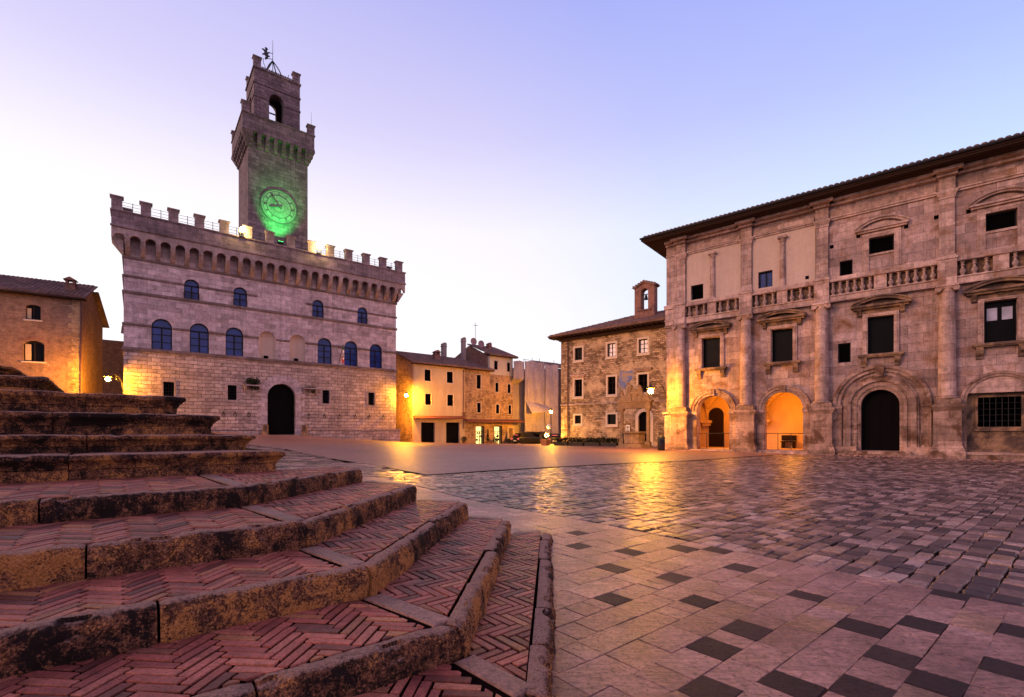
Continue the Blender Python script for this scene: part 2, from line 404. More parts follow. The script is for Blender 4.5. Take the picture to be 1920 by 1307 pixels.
def stone(mb, q, lift, bev, tilt=0., zf=None, depth=.07):
    c = sum((v for v in q), Vector((0,0)))/len(q); n = len(q)
    z0 = (zf if zf is not None else G(c.x,c.y)) + lift
    tx, ty = R.uniform(-tilt,tilt), R.uniform(-tilt,tilt)
    zz = lambda v: z0 + (v.x-c.x)*tx + (v.y-c.y)*ty + (0 if zf is not None else G(v.x,v.y)-G(c.x,c.y))
    inn = [c + (v-c)*(1-min(.45, bev/max((v-c).length*.75,1e-4))) for v in q]
    vs = [(v.x,v.y,zz(v)-depth) for v in q] + [(v.x,v.y,zz(v)-bev*.8) for v in q] + [(v.x,v.y,zz(v)) for v in inn]
    fs = [tuple(range(2*n,3*n))]
    for i in range(n):
        j = (i+1)%n
        fs += [(i,j,n+j,n+i), (n+i,n+j,2*n+j,2*n+i)]
    mb.add(vs, fs)

# outline of the church steps (plan), outermost kerb first: corner and far end of each level
LV = [(-1.06,(.16,1.93),(.42,5.17)), (-.912,(-.226,2.28),(0,5.07)), (-.75,(-.78,2.71),(-.48,5.23)), (-.581,(-1.33,3.17),(-1.06,5.38)), (-.421,(-2.1,3.86),(-1.78,5.79))]
LV = [(z, Vector(c), Vector(e)) for z,c,e in LV]
def in_steps(q):
    z,c,e = LV[0]
    if (q-c).dot(NF) < .22: return False
    d = e-c; side = d.x*(q.y-c.y)-d.y*(q.x-c.x)
    if side < .75: return False
    b = Vector((-.963,.27)); 
    return b.x*(q.y-e.y)-b.y*(q.x-e.x) > .05

DARK = [(120,325),(125,378),(335,400),(555,388),(710,397),(300,470),(550,512),(770,460),(255,577),(595,587),(1100,578),(755,693),(720,793),(1310,793),(1280,690),(1525,690),(1785,848),(1665,935),(670,945),(1000,930),(1700,580),(780,325),(1870,710),(1310,970)]
def at_ground(px, py):
    Y = 1.15*907/(py-812); return Vector(((px-960)/907*Y, Y))
DK = [at_ground(1020+x/2.133, 850+y/2.133) for x,y in DARK]
def paving():
    sm = MB(); se = MB()
    used = set()
    # smooth travertine slabs near the steps, u < 4.65
    p = -3.2
    while p < 10.8:
        w = R.uniform(.19,.27); u = -3.0 + R.uniform(0,.3)
        row = sorted((d.dot(UF) for d in DK if p <= d.dot(NF) < p+w))
        while u < 4.62:
            l = R.choice((R.uniform(.1,.2),R.uniform(.2,.42),R.uniform(.26,.36))); dk = 0
            if 4.65-(u+l) < .14: l = 4.65-u
            for du in row:
                if abs(u-(du-.1)) < .07: dk = 1; l = R.uniform(.18,.24); break
                if u < du-.1 < u+l: l = max(.09, du-.1-u); break
            g = .0018
            q = [UP(u+g,p+g), UP(u+l-g,p+g), UP(u+l-g,p+w-g), UP(u+g,p+w-g)]
            q = [v + Vector((R.uniform(-.005,.005), R.uniform(-.005,.005))) for v in q]
            c = UP(u+l/2,p+w/2)
            if not in_steps(c):
                sm.cm = dk
                stone(sm, q, R.uniform(-.002,.0015), .0025, .005)
            u += l
        p += w
    sand = MB(); nu, npp = 24, 40
    vs = [(q.x,q.y,G(q.x,q.y)-.007) for q in (UP(-3+7.66*i/nu, -3.2+14*j/npp) for j in range(npp+1) for i in range(nu+1))]
    sand.add(vs, [(j*(nu+1)+i,j*(nu+1)+i+1,(j+1)*(nu+1)+i+1,(j+1)*(nu+1)+i) for j in range(npp) for i in range(nu)])
    o = sand.build('joint_sand', M['sand']); o['kind'] = 'structure'
    a = sm.build('travertine_paving', [M['pavers'], M['darkpaver']]); a['kind'] = 'structure'
    p = -6
    while p < 40:
        w = R.uniform(.125,.19) if p < 11 else R.uniform(.26,.4)
        hi = 36 if p < 10.7 else 5.95
        u = (4.67 if p < 10.8 else -6.) + R.uniform(0,.02)
        while u < hi:
            l = R.uniform(.14,.30)*(1 if u < 16 else 1.5) if p < 11 else R.uniform(.3,.6)
            g = R.uniform(.004,.010)
            q = [UP(u+g,p+g), UP(u+l-g,p+g), UP(u+l-g,p+w-g), UP(u+g,p+w-g)]
            q = [v + Vector((R.uniform(-.012,.012), R.uniform(-.012,.012))) for v in q]
            c = UP(u+l/2,p+w/2)
            if not in_steps(c) and not nobili_inside(c):
                stone(se, q, R.uniform(-.006,.006), R.uniform(.008,.018), .03)
            u += l
        p += w
    b = se.build('sett_paving', M['setts'], smooth=False); b['kind'] = 'structure'

# ------------------------------------------------------------------ facade frames: local x along the front, y into the house, z up
NBO = Vector((11.388,33)); NBU = Vector((.7687,-.6396))
def nobili_inside(c):
    d = c-NBO; return d.x*.6396+d.y*.7687 > -.9
def frame(ox, oy, ux, uy): return dict(loc=(ox,oy,0), rz=math.atan2(uy,ux))

# ------------------------------------------------------------------ church steps
def clip(poly, conv):
    out = poly
    n = len(conv)
    for i in range(n):
        a, b = conv[i], conv[(i+1)%n]; e = b-a
        res = []
        for k in range(len(out)):
            p, q = out[k], out[(k+1)%len(out)]
            sp = e.x*(p.y-a.y)-e.y*(p.x-a.x); sq = e.x*(q.y-a.y)-e.y*(q.x-a.x)
            if sp >= 0: res.append(p)
            if (sp > 0 > sq) or (sp < 0 < sq): res.append(p+(q-p)*(sp/(sp-sq)))
        out = res
        if len(out) < 3: return []
    return out
def area(q): return abs(sum(q[i].x*q[(i+1)%len(q)].y-q[(i+1)%len(q)].x*q[i].y for i in range(len(q))))/2
def ccw(q):
    return q if sum(q[i].x*q[(i+1)%len(q)].y-q[(i+1)%len(q)].x*q[i].y for i in range(len(q))) > 0 else q[::-1]
def herringbone(mb, region, d, z, w=.054, n=4, gap=.0070):
    region = ccw(region)
    c0 = region[0]; d = d.normalized(); ang = math.atan2(d.y,d.x)+PI/4
    ex = Vector((math.cos(ang),math.sin(ang))); ey = Vector((-ex.y,ex.x))
    rad = max((v-c0).length for v in region); N = int(rad/w*1.5)+8
    us = [(v-c0).dot(ex)/w for v in region]; vs_ = [(v-c0).dot(ey)/w for v in region]
    lo = (min(us)-6, min(vs_)-6); hi = (max(us)+6, max(vs_)+6)
    for m in range(-N//n-2, N//n+3):
        for k in range(-N, N+1):
            bx, by = k+m*n, k-m*n
            for (x0,y0,x1,y1) in ((bx,by,bx+n,by+1),(bx,by+1,bx+1,by+1+n)):
                if x1 < lo[0] or x0 > hi[0] or y1 < lo[1] or y0 > hi[1]: continue
                g = gap/w
                q = [c0 + ex*(a*w)+ey*(b*w) for a,b in ((x0+g,y0+g),(x1-g,y0+g),(x1-g,y1-g),(x0+g,y1-g))]
                q = [v + Vector((R.uniform(-.0025,.0025),R.uniform(-.0025,.0025))) for v in q]
                q = clip(q, region)
                if len(q) >= 3 and area(q) > .0004:
                    stone(mb, q, R.uniform(-.003,.0012)-(.004 if R.random() < .04 else 0),   .0014, .010, zf=z, depth=.02)

def sweep_kerb(mb, path, prof, seglen, zt, amp, step=.05, gap=.004, jl=.2):
    # path: list of plan points (outer edge, solid on the left), prof: (outward, z) pairs, stones of about seglen
    segs = [(path[i+1]-path[i]).length for i in range(len(path)-1)]
    nrm = []
    for i in range(len(path)-1):
        d = (path[i+1]-path[i]).normalized(); nrm.append(Vector((d.y,-d.x)))
    def vn(i):
        if i == 0: return nrm[0]
        if i == len(path)-1: return nrm[-1]
        m = (nrm[i-1]+nrm[i]).normalized(); return m/max(.4,m.dot(nrm[i]))
    npf = len(prof)
    for i in range(len(path)-1):
        a, b = path[i], path[i+1]; na, nb = vn(i), vn(i+1)
        cuts = [0.]; t = 0
        while True:
            t += seglen*R.uniform(1-jl,1+jl)*1.0
            if t > segs[i]-seglen*.5: break
            cuts.append(t)
        cuts.append(segs[i])
        for c0, c1 in zip(cuts, cuts[1:]):
            lz = R.uniform(-.009,.007); lo = R.uniform(-.012,.010); ch = [(R.uniform(0,1), R.uniform(.03,.09), R.uniform(.008,.022)) for _ in range(R.randint(1,3))]
            m = max(2, int((c1-c0)/step)); vs = []; fs = []
            g0 = gap*R.uniform(.6,1.6)
            for k in range(m+1):
                t = (c0+g0 + (c1-c0-2*g0)*k/m)/segs[i]
                pt = a.lerp(b, t)
                w = 1.0
                base = nrm[i]
                if t < .15 and i > 0: base = na.lerp(nrm[i], t/.15)
                if t > .85 and i < len(path)-2: base = nrm[i].lerp(nb, (t-.85)/.15)
                endr = .010 if k in (0,m) else (.003 if k in (1,m-1) else 0)
                chip = sum(d_*max(0,1-((k/m-c_)*(c1-c0)/w_)**2) for c_, w_, d_ in ch)
                for o_, z_ in prof:
                    q = Vector((pt.x, pt.y, zt+z_))
                    nn = noise.noise(q*5)*amp*.8 + noise.noise(q*14)*amp*.6 + (abs(noise.noise(q*31))-.25)*amp*.7 + noise.noise(q*70)*amp*.22
                    out = o_ + lo + (nn if o_ > -.09 else 0) - (endr if o_ > -.09 else 0) - (chip*.8 if z_ > -.07 and o_ > -.05 else 0)
                    z2 = zt + z_ + lz + ((noise.noise(q*9+Vector((5,3,1)))*.5+noise.noise(q*33)*.25)*amp - endr*.8 - (chip if o_ > -.05 else 0) if z_ > -.05 else 0)
                    vs.append((pt.x+base.x*out, pt.y+base.y*out, z2))
            for k in range(m):
                for j in range(npf-1):
                    fs.append((k*npf+j, k*npf+j+1, (k+1)*npf+j+1, (k+1)*npf+j))
            fs.append(tuple(range(npf))); fs.append(tuple(m*npf+j for j in range(npf)))
            mb.add(vs, fs)

def church_steps():
    T = thing('church_steps', 'broad old stone steps with herringbone brick treads and mossy lichened kerbs in the left foreground', 'steps', (-1.3,3.2,-1.15))
    off = Vector((1.3,-3.2,1.15))
    def sub(mb, name, mat, parent, smooth=False):
        mb.v = [(x+off.x if parent is T else x, y+off.y if parent is T else y, z+off.z if parent is T else z) for x,y,z in mb.v]
        return mb.build(name, mat, parent, smooth)
    bk = Vector((-.963,.27))
    def kprof(h):
        a = [(.003*math.sin(PI*k/9), -h-.02+(h-.03)*k/9) for k in range(10)]
        a += [(-.003,-.036),(-.008,-.024),(-.016,-.013),(-.027,-.005),(-.042,0),(-.06,.001),(-.082,.001),(-.103,-.003),(-.108,-h-.02)]
        return a
    L = 4.6
    def shift(mb): mb.v = [(x+off.x,y+off.y,z+off.z) for x,y,z in mb.v]; return mb
    for i, (z,c,e) in enumerate(LV):
        base = MB(); c_in = c+NF*.03; 
        bl = e + bk*14 - Vector((0,.05*i))
        sd = (e-c).normalized(); sn = Vector((sd.y,-sd.x))
        cc = c + NF*.07 + UF*(((c - sn*.07 - c - NF*.07).x*sd.y-(c - sn*.07 - c - NF*.07).y*sd.x)/(UF.x*sd.y-UF.y*sd.x))
        base.poly([tuple(cc-UF*L*1.6), tuple(cc), tuple(e-sn*.07), tuple(bl)], 'xy', -1.6, z-.05)
        h = .09 if i == 0 else z-LV[i-1][0]
        k = MB(); sweep_kerb(k, [c-UF*L, c, e], kprof(h), .78 if i else .6, z, .019, .017)
        # end return of the kerb
        # tread bricks
        sd = (e-c).normalized(); sn = Vector((sd.y,-sd.x))
        if i < 4:
            c2, e2 = LV[i+1][1], LV[i+1][2]
        else:
            c2, e2 = Vector((-3.1,4.9)), Vector((-2.2,6.1))
        kw = .114
        ci = c + NF*kw
        # inner corner of the kerb
        s2 = (e2-c2).normalized()
        dn = UF.x*sd.y-UF.y*sd.x
        po = c + NF*kw; so = c - sn*kw
        t = ((so.x-po.x)*sd.y-(so.y-po.y)*sd.x)/dn
        ic = po + UF*t
        o2 = c2 + NF*.02
        dg = (c2-ic).normalized(); pr = Vector((-dg.y,dg.x)); hw = .062
        b = MB()
        fa, fb = ic - UF*hw*1.5, c2 - UF*hw*1.5
        front = [fa, fb + NF*.05, fb + NF*.05 - UF*L, fa - UF*L]
        herringbone(b, front, UF, z)
        sa, sb = ic + sd*hw*1.5, c2 + s2*hw*1.5
        side = [sa, e - sn*kw, e2 - sn*.05, sb - sn*.05]
        herringbone(b, side, sd, z)
        # earth bed the bricks lie in
        bed = [ic - UF*L, ic, e - sn*kw, e2 - sn*.05, c2, c2 + NF*.05 - UF*L]
        base.poly([tuple(v) for v in bed], 'xy', z-.049, z-.009)
        st = shift(base).build('step', M['mortar'], T)
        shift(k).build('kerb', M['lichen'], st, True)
        shift(b).build('brick_paving', M['bricks'], st)
        s = MB()
        q = ccw([ic-pr*hw*.9, ic+pr*hw*.9, c2+pr*hw*.9, c2-pr*hw*.9])
        stone(s, q, .003, .008, .0, zf=z, depth=.03)
        # border stones closing the far end of the tread
        e3 = e2 if i < 4 else e2
        q = ccw([e - sn*kw + sd*.005, e3 + s2*.0 + sd*.005, e3 + sd*.12, e - sn*kw + sd*.12])
        shift(s).build('corner_slab', M['slab'], st)
        if area(q) > .005:
            s = MB(); stone(s, q, .002, .01, .0, zf=z, depth=.2); shift(s).build('border_stone', M['slab'], st)
    # upper flight with moulded nosings
    UPR = [(-.193,5.75,(-2.5,5.39)), (-.012,6.11,(-2.92,5.51)), (.205,6.47,(-3.38,5.6)), (.425,6.83,(-3.83,5.69)), (.61,7.2,(-5.0,5.2)), (.74,7.55,(-5.45,5.3))]
    prev = -.421
    for z, p, E in UPR:
        E = Vector(E); E = E + NF*(p-E.dot(NF))
        r = z-prev; rr = min(r,.22)
        k = rr/.21
        prof = [(-.004,-r-.01),(-.004,-.135*k),(.012,-.125*k),(.016,-.105*k),(.036,-.085*k),(.052,-.066*k),(.068,-.058*k),(.078,-.045*k),(.080,-.028*k),(.074,-.012*k),(.06,-.003),(.04,0),(-.25,.001),(-.5,0)]
        prof = [(o-.075, zz) for o,zz in prof]
        b = MB(); i_ = E - UF*.15 + NF*.15
        b.poly([tuple(i_-UF*9), tuple(i_), tuple(i_+NF*4), tuple(i_+NF*4-UF*9)], 'xy', -1.6, z-.004)
        st = shift(b).build('step', M['mortar'], T)
        n = MB()
        sweep_kerb(n, [E-UF*7, E, E+NF*2.5], prof, 1.7, z, .008, .07, .003)
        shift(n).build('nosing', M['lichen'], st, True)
        prev = z

# ------------------------------------------------------------------ common architectural pieces
def tile_roof(name, mat, parent, x0, x1, y0, z0, length, pitch, kl=0., kr=0., sp=.24, course=.42, rz=0., flat=False):
    """Roof plane of curved clay tiles: local x along the eave, y up the slope."""
    mb = MB(); nx = max(1,int((x1-x0)/sp)); ny = max(1,int(length/course)); seg = 6
    for i in range(nx):
        xa = x0+i*sp - x0; jit = R.uniform(-.02,.02)
        for j in range(ny):
            ya, yb = j*course + jit, (j+1)*course+.06+jit
            mid = xa+sp/2; ym = (ya+yb)/2
            if mid < kl*ym or (x1-x0-mid) < kr*ym: continue
            vs = []
            for t in range(seg+1):
                a = PI*t/seg; xx = xa + sp*(.5-.5*math.cos(a)*.98); h = math.sin(a)*.085
                vs += [(xx, ya, h+.035), (xx, yb, h*.85)]
            fs = [(2*t,2*t+2,2*t+3,2*t+1) for t in range(seg)]
            fs.append(tuple(2*t for t in range(seg+1)))
            mb.add(vs, fs)
    # solid deck under the tiles
    W = x1-x0; H = ny*course
    mb.poly([(0,0),(W,0),(W-kr*H,H),(kl*H,H)], 'xy', -.07, .02)
    o = mb.build(name, mat, parent, True)
    o.location = (x0, y0, z0); o.rotation_euler = (pitch,0,rz)
    return o
def arched_window(parent, cx, w, z0, z1, y=.22, pane='blueglass', bars=(.5,), mull=True, spring=True, fr='frame'):
    f = MB(); out = arch(cx,w,z0,z1); inn = arch(cx,w-.14,z0+.07,z1-.07)
    f.poly([out, inn], 'xz', y, y+.09)
    zs = z1-w/2
    if mull: f.box(cx-.05,cx+.05,y-.01,y+.07,z0+.05,zs if spring else z1-.05)
    if spring: f.box(cx-w/2+.04,cx+w/2-.04,y-.015,y+.07,zs-.06,zs+.05)
    for b in bars:
        zz = z0+(zs-z0)*b; f.box(cx-w/2+.05,cx+w/2-.05,y,y+.06,zz-.025,zz+.025)
    o = f.build('window', M[fr], parent)
    p = MB(); p.poly(arch(cx,w-.02,z0+.01,z1-.01), 'xz', y+.045, y+.12); p.build('pane', M[pane], o)
    return o
def square_window(parent, x0, x1, z0, z1, y=.15, pane='darkglass', fr='frame', surround=None, sw=.16, cross=True, proud=.04, sill=True):
    f = MB()
    f.poly([rect(x0,x1,z0,z1), rect(x0+.06,x1-.06,z0+.06,z1-.06)], 'xz', y, y+.07)
    if cross:
        m = (x0+x1)/2; f.box(m-.03,m+.03,y-.005,y+.06,z0+.05,z1-.05)
        for k in (1/3,2/3): zz = z0+(z1-z0)*k; f.box(x0+.05,x1-.05,y+.005,y+.055,zz-.02,zz+.02)
    o = f.build('window', M[fr], parent)
    p = MB(); p.box(x0+.01,x1-.01,y+.04,y+.1,z0+.01,z1-.01); p.build('pane', M[pane], o)
    if surround:
        s = MB(); s.poly([rect(x0-sw,x1+sw,z0-sw*.9,z1+sw), rect(x0+.002,x1-.002,z0+.002,z1-.002)], 'xz', -proud, .03)
        if sill: s.box(x0-sw-.06,x1+sw+.06,-proud-.07,.02,z0-sw*.9-.1,z0-sw*.9-.002)
        s.build('surround', M[surround], o)
    return o
def shell(mb, s0, s1, z0, z1, depth, holes, th=.5, roof=True):
    """Front wall with openings plus side walls, back wall and flat top, as one mesh."""
    mb.poly([rect(s0,s1,z0,z1)]+holes, 'xz', 0, th)
    mb.box(s0,s0+th,th+.002,depth,z0,z1); mb.box(s1-th,s1,th+.002,depth,z0,z1); mb.box(s0+th+.002,s1-th-.002,depth-th,depth,z0,z1)
    if roof: mb.box(s0+th+.004,s1-th-.004,th+.004,depth-th-.004,z1-.3,z1-.02)

# ------------------------------------------------------------------ town hall
def town_hall():
    T = thing('town_hall', 'big crenellated stone town hall with clock tower and two rows of arched windows', 'town hall', **frame(-30.513,38,.7903,.6127))
    W = 22.83
    upper = [4.48,8.09,14.75,19.17]; mids = [2.44,5.03,7.64,15.39,17.98,20.6]; nich = [10.26,12.87]
    small = [(2.53,3.27),(7.11,7.81),(15.16,15.85),(19.77,20.46)]
    holes_hi = [arch(c,1.07,11.27,12.95) for c in upper] + [arch(c,1.37,6.80,9.32) for c in mids+nich]
    lo = [arch(11.48,2.4,-.35,4.58,20)] + [rect(a,b,2.9,4.22) for a,b in small]
    w = MB()
    shell(w, 0, W, 6.7, 16.0, 17, holes_hi)
    w.build('wall', M['travertine'], T)
    w = MB(); shell(w, -.0, W, -2.2, 6.698, 17.0, lo, roof=False)
    w.build('lower_wall', M['rustic'], T)
    # string courses
    def course(z, h, d, cuts, a=-.1, b=W+.1):
        m = MB(); x = a
        for c0, c1 in sorted(cuts)+[(b,b)]:
            if c0 > x: m.box(x, c0, -d, .01, z-h/2, z+h/2); m.box(x, c0, -d*.6, .01, z-h, z-h/2-.001)
            x = c1
        m.box(a,-.002,-.05,16.9,z-h/2+.002,z+h/2-.002); m.box(W+.002,b,-.05,16.9,z-h/2+.002,z+h/2-.002); m.box(a,b,16.9,17.1,z-h/2+.002,z+h/2-.002)
        m.build('string_course', M['soot_shade2'], T)
    course(6.70,.2,.14,[]); course(8.64,.13,.09,[(c-.7,c+.7) for c in mids+nich]); course(11.17,.16,.11,[])
    course(12.42,.12,.08,[(c-.55,c+.55) for c in upper]+[(9.4,13.6)]); course(13.9,.14,.12,[])
    for c in upper: arched_window(T, c, 1.07, 11.27, 12.95, .2, 'blueglass', (.55,), True, True)
    for i, c in enumerate(mids): arched_window(T, c, 1.37, 6.80, 9.32, .24, 'blueglass', (.35,.68), True, True)
    for c in upper:                                  # small iron balconette rails
        m = MB(); m.tube([(c-.6,-.06,11.75),(c+.6,-.06,11.75)], .02, 5)
        for k in range(9): x = c-.56+k*.14; m.tube([(x,-.06,11.28),(x,-.06,11.75)], .011, 4)
        m.build('window_rail', M['iron'], T)
    for c in nich:
        m = MB(); r = .685; n = 14
        vs = []; rows = [6.8+i*(1.84/6) for i in range(7)]
        for z in rows:
            for k in range(n+1): a = PI*k/n; vs.append((c-r*math.cos(a), .02+r*.75*math.sin(a), z))
        dome = 6
        for d in range(1,dome+1):
            b = PI/2*d/dome
            for k in range(n+1): a = PI*k/n; vs.append((c-r*math.cos(a)*math.cos(b), .02+r*.75*math.sin(a)*math.cos(b), 8.64+r*math.sin(b)))
        rn = len(rows)+dome
        m.add(vs, [(j*(n+1)+k, j*(n+1)+k+1, (j+1)*(n+1)+k+1, (j+1)*(n+1)+k) for j in range(rn-1) for k in range(n)])
        o = m.build('niche', M['panel'], T, True)
        MB().box(c-.2,c+.13,.3,.62,6.82,7.12).build('niche_opening', M['black'], o)
    for a, b in small:
        o = square_window(T, a, b, 2.9, 4.22, .3, 'black', 'frame', None, cross=False)
        g = MB()
        for k in range(1,4): x = a+(b-a)*k/4; g.tube([(x,.2,2.9),(x,.2,4.22)], .014, 4)
        for k in range(1,5): z = 2.9+1.32*k/5; g.tube([(a,.2,z),(b,.2,z)], .014, 4)
        g.build('grille', M['iron'], o)
        s = MB(); s.poly([rect(a-.14,b+.14,2.76,4.4), rect(a+.004,b-.004,2.904,4.216)], 'xz', -.02, .05); s.build('surround', M['trim'], o)
    d = MB(); d.poly(arch(11.48,2.38,-.4,4.57,20), 'xz', .46, .56)
    for k in range(1,8): x = 10.3+k*.3; d.box(x-.012,x+.012,.44,.47,-.3,4.2 if abs(x-11.48)<.7 else 3.5)
    d.build('door', M['doorwood'], T)
    v = MB(); n = 17                                  # radiating voussoirs
    for k in range(n):
        a0, a1 = PI*k/n+.008, PI*(k+1)/n-.008; r0, r1 = 1.205, 2.0+R.uniform(-.12,.22)
        v.ring(11.48, 3.38, r0, r1, -.035-R.uniform(0,.02), .05, 3, a0, a1)
    v.build('door_arch', M['travertine'], T)
    for sx in (-1,1):
        jm = MB(); z = -.3; k = 0
        while z < 3.3:
            h = R.uniform(.4,.55); wd = .5 if k%2 else .8; x0 = 11.48+sx*1.205; x1 = x0+sx*wd
            jm.box(min(x0,x1),max(x0,x1),-.03,.05,z,min(z+h-.015,3.36)); z += h; k += 1
        jm.build('door_jamb', M['travertine'], T)
    st = MB(); st.box(9.95,13.0,-.9,.44,-1.0,-.16); st.build('door_step', M['trim'], T)
    for a, b in ((3.0,9.75),(13.6,23.05)):            # bench along the foot of the wall
        m = MB(); m.box(a,b,-.55,-.002,-2.2,.26); m.box(a-.05,b+.05,-.62,-.004,.262,.41); m.build('stone_bench', M['rustic'] , T)
    ring = None
    for s in (6.78,7.67,8.75,13.89,15.32,16.81,18.37,19.88,21.38):
        m = MB(); m.box(-.05,.05,-.09,.0,.0,.13)
        m.tube([(.12*math.sin(2*PI*k/12), -.1-.03*math.cos(2*PI*k/12), -.1+.13*math.cos(2*PI*k/12)) for k in range(13)], .022, 5)
        m.tube([(0,-.06,.1),(0,-.13,.22)], .025, 5)
        o = m.build('tie_ring', M['iron'], T) if ring is None else inst(ring, T)
        o.location = (s,0,1.7); ring = ring or o
    # corbelled gallery
    a0, a1 = -.72, 23.42; n = 25; sp = (a1-a0)/n
    def gallery(mb, a0, a1, n, y_out, zb, zc, zt, axis, w=.34, fixed=0, inward=1):
        pass
    g = MB()
    prof = [(a0,15.0)]
    loop = [(a0,15.9),(a0,14.95)]
    r = sp*.38
    for k in range(n):
        c = a0+sp*(k+.5)
        loop += [(c-r*math.cos(PI*i/8), 14.95+r*1.05*math.sin(PI*i/8)) for i in range(9)]
    loop += [(a1,14.95),(a1,15.9)]
    g.poly(loop, 'xz', -1.0, -.72)
    g.box(a0,a1,-.52,-.01,16.8,16.9)
    # corbel brackets: stepped wedges
    for k in range(n+1):
        x = a0+sp*k
        if not 0 < x < W: continue
        x0, x1 = x-.155, x+.155
        pr = [(-.01,13.9)]
        for q in range(5):
            d = (.04,.34,.58,.77,.90)[q]; e = (.28,.52,.71,.85,.97)[q]; pr += [(-d, 13.93+.2*q), (-e, 13.93+.2*q+.13)]
        pr += [(-.98,14.948),(-.98,15.2),(-.715,15.86),(-.52,16.3),(-.01,16.3)]
        if 0 < x < W: g.poly(pr, 'yz', x0, x1)
        else: g.poly([(y, z) for y,z in pr], 'yz', x0, x1)
    # side returns of the gallery
    for sx, xa, xb in ((-1,a0,-.002),(1,W+.002,a1)):
        g.box(xa,xb,-.018,.5,14.96,15.9)
        for k in range(0):
            y = .45+k*.85
            if sx < 0: g.add([(0,y,13.98),(0,y+.3,13.98),(0,y,14.95),(0,y+.3,14.95),(xa,y,14.8),(xa,y+.3,14.8),(xa,y,14.95),(xa,y+.3,14.95)], [(0,1,5,4),(4,5,7,6),(0,4,6,2),(1,3,7,5)])
            else: g.add([(W,y,13.98),(W,y+.3,13.98),(W,y,14.95),(W,y+.3,14.95),(xb,y,14.8),(xb,y+.3,14.8),(xb,y,14.95),(xb,y+.3,14.95)], [(0,1,5,4),(4,5,7,6),(0,4,6,2),(1,3,7,5)])
        # corner corbel
        g.poly([(0,13.95),(a0,14.9),(a0,14.958),(0,14.958)] if sx < 0 else [(W,13.95),(a1,14.9),(a1,14.958),(W,14.958)], 'xz', -.6, .5)
    g.build('corbel_gallery', M['trim'], T)
    p = MB()
    p.box(a0-.06,a1+.06,-1.12,-.98,15.78,15.92)                       # ledge under the parapet
    p.box(a0,a1,-1.02,-.55,15.92,17.0); p.box(a0-.07,a1+.07,-1.1,-.48,17.002,17.1)
    for xa, xb in ((a0,a0+.45),(a1-.45,a1)):
        p.box(xa,xb,-.548,.5,15.902,17.0); p.box(xa-.07,xb+.07,-.478,.57,17.002,17.1)
    for xa, xb in ((0,.45),(W-.45,W)): p.box(xa,xb,.502,16.98,16.002,17.0); p.box(xa-.05,xb+.05,.58,16.98,17.003,17.1)
    p.box(0,W,16.55,17.0,16.003,16.98)
    p.build('parapet', M['parapet'], T)
    m = MB(); m.box(-.33,.33,-.23,.23,0,.88); m.frustum((-.34,.34,-.24,.24),(-.42,.42,-.31,.31),.882,.96); m.box(-.42,.42,-.31,.31,.962,1.05)
    first = m.build('merlon', M['parapet'], T); first.location = (-.39,-.79,17.1)
    for k in range(1,14): inst(first, T, (-.39+1.782*k,-.79,17.1))
    for k in range(1,8):
        inst(first, T, (.22,-.79+2.3*k,17.1), PI/2); inst(first, T, (W-.22,-.79+2.3*k,17.1), PI/2)
    rl = MB()
    for k in range(13):
        x0 = -.39+1.782*k+.34; x1 = x0+1.1
        for z in (17.35,17.6,17.84): rl.tube([(x0,-.75,z),(x1,-.75,z)], .014, 4)
        rl.tube([(x0+.62,-.75,17.1),(x0+.62,-.75,17.9)], .024, 5)
    rl.build('railing', M['iron'], T)
    # ---------------- tower
    t = MB(); t.box(9.1,14.45,2.5,7.85,15.9,28.4)
    TW = t.build('tower', M['tower'], T)
    tr = [MB()]
    q = MB(); x0,x1,y0,y1 = 8.52,15.0,1.95,8.4
    nb = 8; wd = .34
    for k in range(nb):
        x = 9.1+.17+(5.35-.34)*k/(nb-1); pr = [(2.49,27.05),(2.35,27.1),(2.3,27.4),(2.18,27.45),(2.13,27.8),(2.02,27.85),(1.97,28.3),(2.49,28.3)]
        q.poly(pr, 'yz', x-wd/2, x+wd/2); q.poly([(10.35-y,z) for y,z in pr], 'yz', x-wd/2, x+wd/2)
        y = 2.5+.17+(5.35-.34)*k/(nb-1); px = [(9.09,27.05),(8.95,27.1),(8.9,27.4),(8.78,27.45),(8.73,27.8),(8.6,27.85),(8.54,28.3),(9.09,28.3)]
        q.poly(px, 'xz', y-wd/2, y+wd/2); q.poly([(23.55-a,b) for a,b in px], 'xz', y-wd/2, y+wd/2)
    for sx, xc, xo in ((-1,9.1,8.48),(1,14.45,15.05)):
        for yc, yo in ((2.5,1.92),(7.85,8.43)):
            q.add([(xc,yc,27.0),(xo,yc,28.3),(xc,yo,28.3),(xo,yo,28.25),(xc,yc,28.3)], [(0,1,3),(0,3,2),(0,4,1),(0,2,4),(1,4,2,3)])
    q.box(x0,x1,y0,y1,28.302,28.52)
    q.build('tower_corbels', M['tower'], TW)
    q = MB()
    q.poly([rect(x0+.04,x1-.04,y0+.04,y1-.04), rect(x0+.45,x1-.45,y0+.45,y1-.45)], 'xy', 28.522, 29.85)
    q.poly([rect(x0-.04,x1+.04,y0-.04,y1+.04), rect(x0+.5,x1-.5,y0+.5,y1-.5)], 'xy', 29.852, 29.95)
    q.box(x0+.46,x1-.46,y0+.46,y1-.46,28.53,28.7)
    q.build('tower_parapet', M['tower'], TW)
    m = MB(); m.box(-.31,.31,-.26,.26,0,.82); m.frustum((-.32,.32,-.27,.27),(-.4,.4,-.34,.34),.822,.9); m.box(-.4,.4,-.34,.34,.902,.97)
    f2 = m.build('tower_merlon', M['tower'], TW); f2.location = (x0+.33,y0+.3,29.95)
    for a, b in ((x1-.33,y0+.3),(x0+.33,y1-.3),(x1-.33,y1-.3)): inst(f2, TW, (a,b,29.95))
